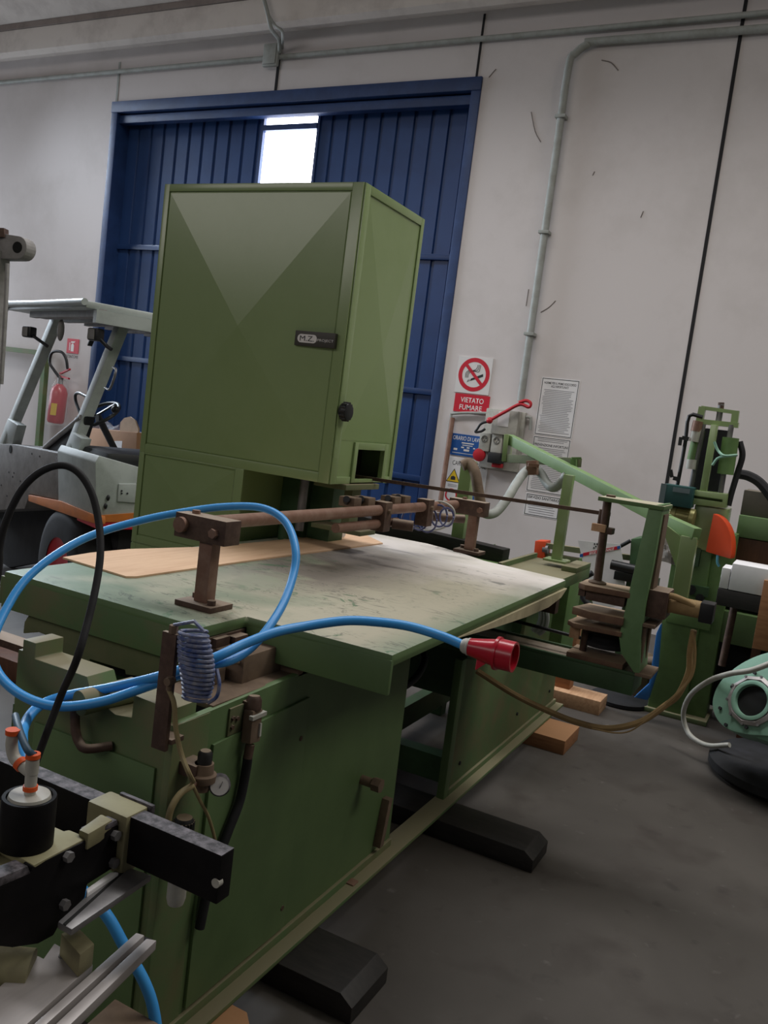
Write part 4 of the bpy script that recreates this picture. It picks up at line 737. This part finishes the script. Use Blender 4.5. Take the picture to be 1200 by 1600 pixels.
# wheel arch shadow body
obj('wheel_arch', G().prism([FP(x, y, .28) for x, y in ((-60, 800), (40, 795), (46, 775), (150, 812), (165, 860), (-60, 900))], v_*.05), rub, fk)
bx = FP(132, 715, .75); obj_box = thing('cardboard_box', 'open brown cardboard box standing behind the forklift seat', 'box', bx)
c1_, c2_ = FP(130, 672, .75), FP(214, 716, .75)
obj('carton', G().prism([FP(x, y, .75) for x, y in ((128, 718), (134, 668), (214, 676), (212, 722))], v_*.35, .004), card, obj_box)
obj('round_flap', G().prism([FP(x, y, .76) for x, y in ((187, 673), (188, 660), (194, 653), (203, 651), (211, 657), (216, 670), (214, 700), (186, 690))], v_*.012), mat('pale_card', 'b79a80', 'a58a70', .4, 6, .85), obj_box)
obj('packing_film', G().tube([FP(x, y, .8) for x, y in ((150, 668), (165, 663), (176, 672), (190, 668))], .03, 8), pm, obj_box)
obj('white_label', G().prism([FP(x, y, .748) for x, y in ((179, 689), (191, 689), (190, 700), (178, 699))], v_*.002), paper, obj_box)
# boom at the left edge and rails on the left wall
bm = thing('lifting_mast', 'grey steel mast with a holed arm end at the left edge beside the forklift', 'mast', at(2, 800, D=4.9))
bp = at(4, 392, D=4.9); obj('upright', G().box((bp.x-.10, bp.y-.04, 0), (bp.x-.005, bp.y+.06, bp.z), .004), grey_t, bm)
e = at(35, 389, D=4.9); s_ = at(-40, 383, D=5.0); dd = (e-s_)
g = G(); nn = dd.normalized().cross(UZ).normalized(); hh = .085
prof_ = [s_+V((0, 0, hh)), s_+V((0, 0, -hh))]+[e+dd.normalized()*hh*.75*math.sin(t)+V((0, 0, -hh*.75*math.cos(t))) for t in [i*math.pi/10 for i in range(11)]]
g.prism([p-nn*.04 for p in prof_], nn*.08, .004); ar = obj('arm_end', g, grey_t, bm)
g = G(); g.lathe([(0, 0), (.032, 0), (.032, 1), (0, 1)], e-nn*.043, nn*.086); obj('pin_hole', g, darkv, ar)
g = G().bar(at(-10, 364, D=4.9), at(10, 365, D=4.9), .06, .05); obj('arm_bracket', g, brown, ar)
obj('thin_pipe', G().tube([at(12, 412, D=4.85), at(8, 500, D=4.85), at(2, 600, D=4.85)], .012, 8), grey_t, bm)
gr = thing('wall_rail', 'thin olive green rail and upright against the left wall behind the forklift', 'rail', (-9.2, 7.9, 0))
a, c = at(-40, 543, Y=7.9), at(62, 551, Y=7.9); obj('rail', G().box((a.x, 7.88, c.z-.03), (c.x+.1, 7.95, c.z+.03)), grn_d, gr); a = at(72, 560, Y=7.9); obj('upright', G().box((a.x-.035, 7.86, 0), (a.x+.035, 7.93, c.z)), grn_d, gr)
# dark boards on the floor at the far left
for i, (y, lab) in enumerate(((1012, 'dark brown timber at the left edge beside the green table, upper of two'), (1040, 'dark brown timber at the left edge beside the green table, lower of two'))):
    q = at(40, y, Z=.11); obj('dark_timber', G().box((q.x-.55, q.y, 0), (q.x, q.y+.12, .11), .004), boardb if i else brown, None, lab, 'timber', 'dark timbers at the left edge')
# ================================================================ foreground clamp fixture
fx = thing('clamp_fixture', 'black and cream clamping fixture with a black air cylinder in the lower left foreground', 'machine fixture', (-1.1, 1.0, 0))
bar_ = obj('crossbar', G().box((-1.55, 1.10, .82), (-.765, 1.135, .905), .003), blk_scuff if False else blk, fx)
obj('worn_top_edge', G().box((-1.55, 1.1005, .9052), (-.766, 1.1345, .9058)), blk_scuff, bar_)
q = at(337, 1380, Y=1.0995); obj('bar_hole', G().cyl(q+V((0, -.001, 0)), q+V((0, .01, 0)), .008), greyp, bar_)
PX = -.98
bk = obj('cream_block', G().box((-1.058, 1.09, .80), (-.964, 1.146, .909), .005), cream, fx)
obj('block_clip', G().box((-1.035, 1.143, .895), (-.955, 1.152, .913), .003), blk_scuff, bk)
obj('small_block', G().prism([at(x, y, Z=.905) for x, y in ((123, 1296), (158, 1271), (177, 1280), (138, 1303))], (0, 0, -.03), .004), cream, fx)
def PXY(l, X=PX): return [at(x, y, X=X) for x, y in l]
obj('black_plate', G().prism(PXY([(52, 1354), (134, 1314), (139, 1311), (186, 1290), (184, 1352), (137, 1382), (133, 1403), (97, 1438), (84, 1462), (60, 1475), (20, 1481), (-10, 1478), (-60, 1470), (-60, 1420), (-10, 1390), (48, 1364)]), (-.022, 0, 0), .003), blk, fx)
obj('scuffed_tab', G().prism([at(x, y, X=PX) for x, y in ((138, 1311), (185, 1289), (183, 1281), (142, 1300))], (-.024, 0, 0), .002), blk_scuff, fx)
obj('scuffed_ledge', G().prism([at(x, y, X=PX) for x, y in ((-40, 1403), (48, 1365), (44, 1353), (-40, 1388))], (-.03, 0, 0), .002), blk_scuff, fx)
for x, y in ((104, 1337), (178, 1304), (175, 1347), (98, 1412)):
    q = at(x, y, X=PX+.001); obj('hex_bolt', bolt(G(), q, (1, 0, 0), .009, .010), steel, fx)
obj('cream_plate', G().prism([at(x, y, Z=.894) for x, y in ((-60, 1345), (-30, 1300), (60, 1280), (100, 1298), (108, 1296), (137, 1308), (53, 1352), (0, 1322))], (0, 0, -.014), .003), cream, fx)
obj('cream_side', G().prism([at(x, y, Z=.879) for x, y in ((-60, 1335), (0, 1328), (50, 1356), (40, 1362), (-60, 1400))], (0, 0, -.04), .003), cream, fx)
cb0 = at(40, 1318, Z=.894); cR = .0425
cy = obj('air_cylinder', G().lathe([(0, 0), (cR, 0), (cR, .97), (cR*.97, 1), (cR*.84, 1), (cR*.82, .95), (0, .95)], cb0, (0, 0, .082), 40), blk, fx)
obj('cylinder_cap', G().lathe([(0, 0), (cR*.80, 0), (cR*.74, 1), (0, 1)], cb0+V((0, 0, .077)), (0, 0, .008), 32), greyp, cy)
ft = cb0+V((.0, 0, .085)); orr = mat('orange_release_ring', 'dc5a26', rough=.55, spec=.3)
fi = obj('push_fitting', G().lathe([(0, 0), (.009, 0), (.009, .12), (.0095, .13), (.0095, .55), (.0105, .56), (.0105, .95), (0, .95)], ft, (0, 0, .062)), greyp, cy)
for z in (.006, .060): obj('release_ring', G().lathe([(.005, 0), (.0115, .1), (.0115, .9), (.006, 1)], ft+V((0, 0, z)), (0, 0, .009)), orr, fi)
e0 = ft+V((-.004, 0, .036)); fe = obj('elbow_fitting', G().tube([e0, e0+V((-.022, 0, .006)), e0+V((-.038, 0, .013)), e0+V((-.046, .0, .03)), e0+V((-.046, 0, .05))], .0095, 14), greyp, cy)
obj('release_ring', G().cyl(e0+V((-.017, 0, .0045)), e0+V((-.026, 0, .008)), .0115), orr, fe); obj('release_ring', G().cyl(e0+V((-.046, 0, .05)), e0+V((-.046, 0, .058)), .0115), orr, fe)
obj('air_tube', G().tube([ft+V((0, 0, .065)), at(42, 1170, D=1.36), at(30, 1140, D=1.4), at(24, 1118, D=1.45)], .006), mat('dark_blue_tube', '3a5468', rough=.5), fx)
def ztop(l, z, h, name, m, bev=.003): return obj(name, G().prism([at(x, y, Z=z) for x, y in l], (0, 0, -h), bev), m, fx)
ztop([(90, 1440), (183, 1356), (205, 1356), (237, 1367), (112, 1452)], .805, .012, 'slotted_rail', steel); ztop([(98, 1443), (190, 1362), (194, 1363), (103, 1446)], .8055, .002, 'rail_groove', darkv)
ztop([(135, 1388), (172, 1362), (186, 1362), (136, 1396)], .812, .02, 'bright_strip', paper)
ztop([(95, 1458), (122, 1448), (148, 1474), (125, 1492)], .74, .04, 'cream_bracket', cream)
ztop([(-40, 1570), (0, 1540), (58, 1492), (68, 1497), (85, 1473), (146, 1506), (20, 1620), (-40, 1660)], .70, .015, 'grey_plate', alum)
obj('plate_screw', G().cyl(at(98, 1494, Z=.70), at(98, 1494, Z=.70)+V((0, 0, .002)), .007), steel, fx)
ztop([(30, 1620), (213, 1457), (226, 1461), (45, 1625)], .705, .045, 'aluminium_profile', alum, .002); ztop([(60, 1625), (229, 1466), (245, 1469), (80, 1630)], .705, .018, 'aluminium_profile', alum, .002); ztop([(60, 1625), (228, 1466), (243, 1470), (80, 1630)], .680, .02, 'aluminium_profile', alum, .002); ztop([(45, 1625), (222, 1462), (238, 1467), (62, 1628)], .690, .03, 'profile_slot', darkv, 0)
q = at(12, 1505, Z=.72); obj('cream_roller', G().cyl(q+V((-.10, -.05, -.01)), q+V((.02, .03, -.02)), .032), cream, fx)
g = G().box((-1.30, .80, 0), (-1.22, .92, .68)); g.box((-1.30, .80, .62), (-1.0, .92, .684), .003); g.box((-1.06, .82, 0), (-1.0, .88, .64)); g.box((-1.30, .95, .62), (-1.2, 1.12, .83)); obj('support_stand', g, cream, fx)
bd = thing('board', 'brown board edge at the bottom left beneath the aluminium profile', 'board', at(180, 1590, Z=.4)); obj('plank', G().prism([at(x, y, Z=.40) for x, y in ((90, 1640), (180, 1560), (215, 1580), (250, 1600), (240, 1660))], (0, 0, -.40), .003), dust_br, bd)
# ================================================================ drilling machine on the right
dm = thing('drilling_machine', 'old green drilling machine with twin guide columns and an orange saw guard at the right', 'machine', (-.5, 5.8, 0)); YD = 5.6
def P(x, y, dy=0): return at(x, y, Y=YD+dy)
def vbar(name, x0, y0, x1, y1, wd, m, dy=0, dep=None, par=dm): return obj(name, G().bar(P(x0, y0, dy), P(x1, y1, dy), wd, dep or wd, (0, 1, 0), .004), m, par)
def vcyl(name, x0, y0, x1, y1, r, m, dy=0, par=dm): return obj(name, G().cyl(P(x0, y0, dy), P(x1, y1, dy), r, n=18), m, par)
g = G(); g.bar(P(1096, 637), P(1152, 645), .022, .04, (0, 1, 0)); g.bar(P(1098, 636), P(1093, 660), .04, .05, (0, 1, 0)); g.bar(P(1150, 642), P(1147, 665), .04, .05, (0, 1, 0)); g.bar(P(1088, 658), P(1154, 665), .03, .06, (0, 1, 0)); obj('top_frame', g, cabm, dm)
vcyl('lead_screw', 1127, 631, 1122, 662, .018, steel); vcyl('screw_nut', 1127, 629, 1126, 640, .018, brown)
vbar('centre_bar', 1117, 664, 1098, 776, .04, cabm, -.06, .06)
vcyl('guide_cylinder', 1142, 684, 1133, 741, .048, grn_far, -.03); vcyl('guide_column', 1143, 664, 1125, 776, .016, steel, -.02); vcyl('guide_column', 1099, 663, 1077, 776, .016, steel, -.02)
vcyl('guide_cylinder', 1093, 672, 1082, 722, .036, grn_far, 0); vcyl('sleeve', 1089, 668, 1084, 690, .028, greyp, -.05); vcyl('red_cap', 1091, 658, 1087, 674, .03, rust, -.05); vcyl('sleeve', 1081, 718, 1079, 733, .03, greyp, -.06)
obj('dark_back_plate', G().box((P(1100, 668, .1).x, YD+.08, P(1100, 780).z), (P(1140, 668, .1).x, YD+.14, P(1100, 668).z)), rub, dm)
g = G().tube([P(1098, 652, -.05), P(1077, 650, -.05), P(1071, 690, -.05), P(1062, 740, -.05), P(1058, 760, -.05)], .012, 8, 3); obj('thin_frame', g, blkp, dm)
for x, y in ((1066, 684), (1052, 747)):
    g = G().bar(P(x, y, -.06), P(x+10, y+2, -.06), .025, .025); g.bar(P(x-2, y-1, -.06), P(x-4, y+12 if y < 700 else y-13, -.06), .02, .02, (0, 1, 0)); obj('clamp_handle', g, blkp, dm)
vbar('slide_block', 1110, 768, 1107, 790, .42*.5, cabm, -.02, .16); g = G(); a, c = P(1086, 772), P(1132, 785); g.box((a.x, YD-.1, c.z), (c.x, YD+.1, a.z), .004); obj('slide_plate', g, cabm, dm)
a, c = P(1088, 788), P(1122, 862); obj('head_body', G().box((a.x, YD-.06, c.z), (c.x+.02, YD+.2, a.z), .006), cabm, dm)
a, c = P(1044, 755), P(1085, 793); tbx = obj('teal_switch_box', G().box((a.x, YD-.18, c.z), (c.x, YD-.03, a.z), .006), tealbox, dm); obj('grey_side', G().box((a.x-.012, YD-.176, c.z), (a.x+.02, YD-.184, a.z)), grbox, tbx); obj('name_strip', G().box((a.x+.06, YD-.184, a.z-.04), (c.x-.02, YD-.18, a.z-.012)), grbox, tbx)
q0, q1 = P(1046, 803, -.1), P(1086, 812, -.1); mt = obj('motor', G().lathe([(0, 0), (.055, 0), (.062, .04), (.062, .25), (.055, .27), (.055, .75), (.062, .77), (.062, .95), (.04, 1), (0, 1)], q0, q1-q0, 24), motorm, dm)
g = G()
for k in range(20): a = k*math.pi/10; dx_ = (q1-q0).normalized(); o1 = dx_.orthogonal().normalized(); o2 = dx_.cross(o1); rr = (o1*math.cos(a)+o2*math.sin(a)); g.bar(q0.lerp(q1, .27)+rr*.058, q0.lerp(q1, .75)+rr*.058, .004, .012, rr)
obj('cooling_fins', g, motorm, mt)
gc = P(1102, 862, -.14); gr_ = (P(1118, 803, -.14)-gc).length
pts_ = [gc]+[gc+V((gr_*math.sin(t)*.62, 0, gr_*math.cos(t))) for t in [(.05+i*.145) for i in range(12)]]
obj('orange_saw_guard', G().prism(pts_, (.02, .07, 0), .008), orange, dm)
obj('blue_air_tube', G().tube([P(1122, 862, -.1), P(1121, 878, -.1), P(1124, 885, -.1)], .008), mat('light_blue_tube', '5aa0b0', rough=.4), dm)
g = G().tube([P(1116, 690, -.12), P(1122, 704, -.12), P(1132, 712, -.14), P(1152, 711, -.12)], .008, 8); g.tube([P(1113, 727, -.12), P(1122, 716, -.12), P(1138, 712, -.14)], .008, 8); obj('pale_tube', g, teal, dm)
g = G().tube([P(1156, 690), P(1160, 712), P(1152, 740), P(1143, 770), P(1138, 790)], .018, 8); g.tube([P(1150, 740, .1), P(1170, 744, .1), P(1190, 757, .1), P(1215, 790, .1)], .03, 8); obj('black_hose', g, rub, dm)
# column and bed
a, c = P(1030, 960, .0), P(1066, 1112, .0)
obj('column', G().box((-.745, YD, 0), (-.52, YD+.25, 1.30), .006), grn_far, dm); obj('column_side', G().box((-.52, YD+.05, 0), (-.40, YD+.3, 1.2), .006), grn_far, dm)
obj('foot', G().box((-.77, YD-.03, 0), (-.38, YD+.34, .03), .004), grn_d, dm)
a = P(1022, 956, -.02); obj('ledge', G().box((-.72, YD-.04, .60), (-.45, YD, .69), .004), grn_far, dm)
obj('upright_channel', G().box((P(1065, 900).x-.03, YD+.06, .6), (P(1065, 900).x+.05, YD+.2, 1.25), .004), grn_far, dm)
obj('gear_cover', G().box((-.62, YD+.02, .80), (-.50, YD-.03, .86)), grn_dark, dm); obj('hand_knob', G().cyl((-.6, YD-.05, .83), (-.6, YD, .83), .03), blkp, dm); obj('hand_knob', G().cyl((-.54, YD-.05, .79), (-.54, YD, .79), .025), blkp, dm); obj('side_cover', G().box((-.66, YD-.06, .98), (-.58, YD, 1.10)), grn_dark, dm)
obj('upper_bed', G().box((-.42, YD+.25, 1.18), (1.2, YD+.6, 1.32), .006), grn, dm); obj('bed_dark_top', G().box((-.42, YD+.3, 1.32), (1.2, YD+.62, 1.48), .006), mat('old_dark_bed', '4a4438', '3a352c', .5, 6, .7, dust='6b6255'), dm); obj('bed_underside', G().box((-.42, YD+.27, .95), (1.2, YD+.6, 1.175), .006), boardb, dm)
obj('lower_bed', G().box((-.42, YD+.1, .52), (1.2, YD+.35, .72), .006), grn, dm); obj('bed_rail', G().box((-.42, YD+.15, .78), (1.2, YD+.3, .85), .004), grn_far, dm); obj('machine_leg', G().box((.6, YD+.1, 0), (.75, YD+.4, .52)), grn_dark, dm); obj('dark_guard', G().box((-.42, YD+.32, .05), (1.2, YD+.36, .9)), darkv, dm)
obj('hand_shaft', G().cyl(P(1128, 1040, -.1), P(1153, 920, -.1), .022), brown, dm)
# table of white papers and brown boards at the right edge
wt = thing('small_stand', 'dark wooden stand carrying white boxes at the right edge in front of the green machine', 'stand', (.1, 5.3, 0))
sy = 5.2; a = at(1122, 918, Y=sy); obj('top_board', G().box((a.x, sy, a.z-.10), (.7, sy+.4, a.z-.004), .004), timber_d, wt); obj('leg', G().box((.15, sy+.05, 0), (.22, sy+.12, a.z-.10)), boardb, wt); obj('leg', G().box((.55, sy+.25, 0), (.62, sy+.32, a.z-.10)), boardb, wt); obj('leg', G().box((-.2, sy+.32, 0), (-.15, sy+.38, a.z-.10)), boardb, wt)
c = at(1143, 884, Y=sy); 
obj('white_box', G().box((a.x+.004, sy+.004, a.z), (c.x, sy+.2, at(1125, 886, Y=sy).z), .003), paper, None, 'short white box at the left end of the dark stand by the green machine', 'box')
obj('white_box', G().box((c.x+.004, sy, a.z), (.5, sy+.24, at(1150, 881, Y=sy).z), .003), paper, None, 'longer white box on the dark stand, cut by the right edge of the photo', 'box')
a = at(1188, 940, Y=5.178); c = at(1200, 1018, Y=5.178)
obj('brown_board', G().box((a.x, 5.178, c.z), (a.x+.25, 5.198, at(1188, 905, Y=5.178).z), .002), tan, None, 'light brown board hanging on the front of the dark stand below the white boxes', 'board')
# ================================================================ centrifugal fan
fn = thing('blower_fan', 'pale green centrifugal blower with a bolted round inlet at the right edge', 'fan', (.05, 4.7, 0)); YF = 4.55
ax_ = V((-.42, -.82, .38)).normalized(); fc = at(1180, 1092, Y=YF); e1 = V((0, 0, 1)).cross(ax_).normalized(); e2 = ax_.cross(e1); sg = 1 if e1.x > 0 else -1; e1 = e1*sg
def sc_pt(px, py): return at(px, py, P=fc, N=ax_)
out = [(1200, 1150), (1165, 1147), (1135, 1138), (1118, 1120), (1113, 1096), (1122, 1070), (1142, 1048), (1170, 1030), (1205, 1018), (1260, 1010), (1290, 1060), (1280, 1120), (1250, 1155)]
def smooth(l, k=5):
    P_ = [V(p) for p in l]; o = []; n = len(P_)
    for i in range(n):
        p0, p1, p2, p3 = P_[i-1], P_[i], P_[(i+1) % n], P_[(i+2) % n]
        for j in range(k): t = j/k; o.append(.5*((2*p1)+(p2-p0)*t+(2*p0-5*p1+4*p2-p3)*t*t+(3*p1-p0-3*p2+p3)*t**3))
    return o
sp_ = smooth([sc_pt(*p) for p in out]); obj('scroll_housing', G().prism(sp_, -ax_*.16, .006), teal, fn)
ic = sc_pt(1177, 1096); iR = (sc_pt(1138, 1104)-ic).length
g = G().lathe([(iR, 0), (iR, .25), (iR*.86, .45), (iR*.78, .3), (iR*.62, .0)], ic+ax_*.002, ax_*.05, 10); fl_ = obj('inlet_flange', g, alum, fn)
obj('inlet_mouth', G().lathe([(iR*.78, .9), (iR*.7, 1), (iR*.62, .9), (iR*.60, .0)], ic, ax_*.03, 40), teal, fn); obj('inlet_opening', G().lathe([(0, 0), (iR*.61, 0)], ic+ax_*.004, ax_*.001, 40), darkv, fn)
for k in range(10):
    t = k*math.pi/5+.3; obj('flange_bolt', bolt(G(), ic+(e1*math.cos(t)+e2*math.sin(t))*iR*.98+ax_*.01, ax_, .007, .012), steel, fn)
for x, y in ((1145, 1074), (1126, 1107), (1135, 1133), (1167, 1137), (1180, 1052)):
    q = sc_pt(x, y); obj('housing_bolt', bolt(G(), q, ax_, .009, .012), ink, fn)
obj('fan_base', G().prism([sc_pt(x, y)-ax_*.03 for x, y in ((1150, 1140), (1290, 1120), (1290, 1175), (1205, 1160))], -ax_*.2, .004), teal, fn)
obj('fan_foot', G().box((fc.x+.14, YF+.1, .10), (fc.x+.4, YF+.3, .30)), rub, fn)
obj('white_hose', G().tube([at(x, y, Y=yy) for x, y, yy in ((1215, 1032, 4.5), (1175, 1047, 4.5), (1140, 1053, 4.55), (1108, 1064, 4.7), (1080, 1085, 4.9), (1068, 1112, 5.0), (1072, 1138, 5.0), (1085, 1155, 4.95), (1108, 1165, 4.9), (1140, 1164, 4.85))], .014, 10), greyp, None, 'off white hose curling from the pale green blower down to the floor', 'hose')
obj('rubber_ring', G().lathe([(0, 0), (.38, 0), (.42, .3), (.42, .7), (.38, 1), (0, 1)], (.12, 4.95, 0), (0, 0, .10), 40), rub, None, 'black rubber disc on the floor under the pale green blower', 'disc')
# ================================================================ things behind the saw arm
dk = at(965, 1094, Z=.03); obj('black_disc', G().lathe([(0, 0), (.18, 0), (.19, .2), (.19, .8), (.175, 1), (0, 1)], V((dk.x, dk.y+.1, 0)), (0, 0, .035), 36), rub, None, 'flat black round disc on the floor beside the base of the drilling machine', 'disc')
sm = thing('profile_saw', 'small green machine with an orange end cover and twin rails standing before the white wall', 'machine', (-1.3, 6.3, 0)); YS = 6.2
def Q(x, y, dy=0): return at(x, y, Y=YS+dy)
obj('orange_cover', G().prism([Q(836, 845), Q(852, 846), Q(850, 879), Q(833, 876)], (0, .15, 0), .004), orange, sm)
g = G().bar(Q(850, 852, .05), Q(990, 872, .05), .05, .04); g.bar(Q(850, 868, .05), Q(990, 892, .05), .05, .05); obj('rail', g, dusty, sm)
obj('round_end', G().cyl(Q(849, 858, .03), Q(857, 859, .03), .035), steel, sm)
obj('green_body', G().prism([Q(986, 842), Q(1012, 840), Q(1010, 905), Q(982, 900)], (0, .3, 0), .006), grn_dark, sm)
obj('green_bracket', G().prism([Q(905, 872), Q(925, 874), Q(922, 905), Q(903, 900)], (0, .1, 0), .004), grn_far, sm)
obj('black_cylinder', G().cyl(Q(955, 882, -.1), Q(1000, 892, -.1), .035), blkp, sm); obj('black_block', G().prism([Q(960, 892, -.1), Q(995, 898, -.1), Q(994, 912, -.1), Q(958, 905, -.1)], (0, .12, 0), .006), blkp, sm)
a = Q(915, 900); obj('leg', G().box((a.x-.05, YS+.1, 0), (a.x+.05, YS+.2, a.z)), grn_far, sm); a = Q(1000, 905); obj('leg', G().box((a.x-.1, YS+.05, 0), (a.x+.1, YS+.25, a.z)), grn_dark, sm); a = Q(842, 878); obj('leg', G().box((a.x-.04, YS+.02, 0), (a.x+.04, YS+.12, a.z+.01)), grn_dark, sm)
obj('black_cable', G().tube([Q(985, 845), Q(970, 853), Q(955, 860), Q(940, 850)], .014), rub, sm)
a = Q(845, 880, -.1); obj('black_cable', G().tube([at(x, y, Y=5.9) for x, y in ((926, 895), (914, 903), (907, 920), (912, 936), (922, 945))], .02), rub, sm)
# poster sheet
ps = thing('white_poster', 'white printed poster with a red band hanging behind the saw arm', 'poster', at(940, 945, Y=6.17)); PY = 6.17
pp = [at(x, y, Y=PY) for x, y in ((903, 844), (930, 847), (969, 850), (974, 880), (979, 945), (945, 950), (927, 945), (915, 900))]
obj('sheet', G().prism(pp, (0, .004, 0)), paper, ps)
def pq(l): return [at(x, y, Y=PY-.0015)+V((0, 0, 0)) for x, y in l]
obj('red_band', G().prism(pq([(911, 864), (967, 853), (968, 858), (911, 869)]), (0, .001, 0)), redsign, ps)
r1 = (at(967, 855, Y=PY)-at(911, 866, Y=PY)).normalized(); text('BIGE ORIGINALE', at(940, 861.2, Y=PY-.003), .02, r1, UZ, whtink, ps, wide=.18, bold=.02, th=.0015)
obj('blue_mark', G().prism(pq([(906, 866), (911, 865), (911, 870), (906, 871)])+[], (0, -.001, 0)), bluesign, ps); obj('blue_mark', G().prism(pq([(964, 853.5), (969, 852.5), (969.5, 857), (964.5, 858)]), (0, -.001, 0)), bluesign, ps)
g = G()
for x, y in ((929, 850), (933, 850), (931, 854), (928, 856), (935, 856)): g.lathe([(0, 0), (.006, 0), (.006, 1), (0, 1)], at(x, y, Y=PY-.001), (0, -.001, 0), 8)
obj('black_emblem', g, ink, ps)
cw = thing('white_cloth', 'crumpled white cloth cover over machine parts right of the saw arm', 'cloth', P(1050, 870)); rnd = random.Random(3)
g = G(); rows = []
for i in range(9):
    row = []
    for j in range(9):
        q = P(1034+j*5, 836+i*5+j*1.5, -.12-.02*math.sin(j*1.3+i)-.05*(i < 3)*(3-i)*-1); row.append(g.b.verts.new(q+V((0, rnd.uniform(-.012, .012), rnd.uniform(-.006, .006)))))
    rows.append(row)
for i in range(8):
    for j in range(8): g.b.faces.new((rows[i][j], rows[i][j+1], rows[i+1][j+1], rows[i+1][j]))
bmesh.ops.solidify(g.b, geom=g.b.faces[:], thickness=.006); obj('cloth', g, mat('grey_white_cloth', 'b7b0a8', '98918a', .5, 12, .8), cw)
bg = at(1024, 1030, Y=5.35); obj('blue_bag', G().prism([at(x, y, Y=5.35) for x, y in ((1025, 990), (1032, 975), (1026, 1050), (1012, 1095), (990, 1090), (1014, 1068))], (0, .08, 0), .02), mat('blue_plastic_bag', '2b6fb5', '2560a0', .4, 8, .35), None, 'blue plastic bag lying between the saw arm and the drilling machine', 'bag')
pu = at(1004, 1050, Y=5.78); pt = thing('pump', 'dusty grey pump on the floor behind the end of the cross beam', 'pump', (pu.x, 5.78, 0)); obj('pump_body', G().sphere((pu.x, 5.78, .24), .10, (1.2, .9, .9)), dust_br, pt); obj('pump_stand', G().box((pu.x-.05, 5.74, 0), (pu.x+.05, 5.84, .18), .01), dust_br, pt); obj('pump_pipe', G().cyl((pu.x, 5.72, .28), (pu.x+.1, 5.66, .32), .03), dust_br, pt)
q = at(890, 975, Y=5.3); obj('wood_offcut', G().box((q.x-.06, 5.3, 0), (q.x+.06, 5.4, q.z+.06), .003), tan, None, 'pinkish wood offcut standing behind the far right corner of the table', 'wood')
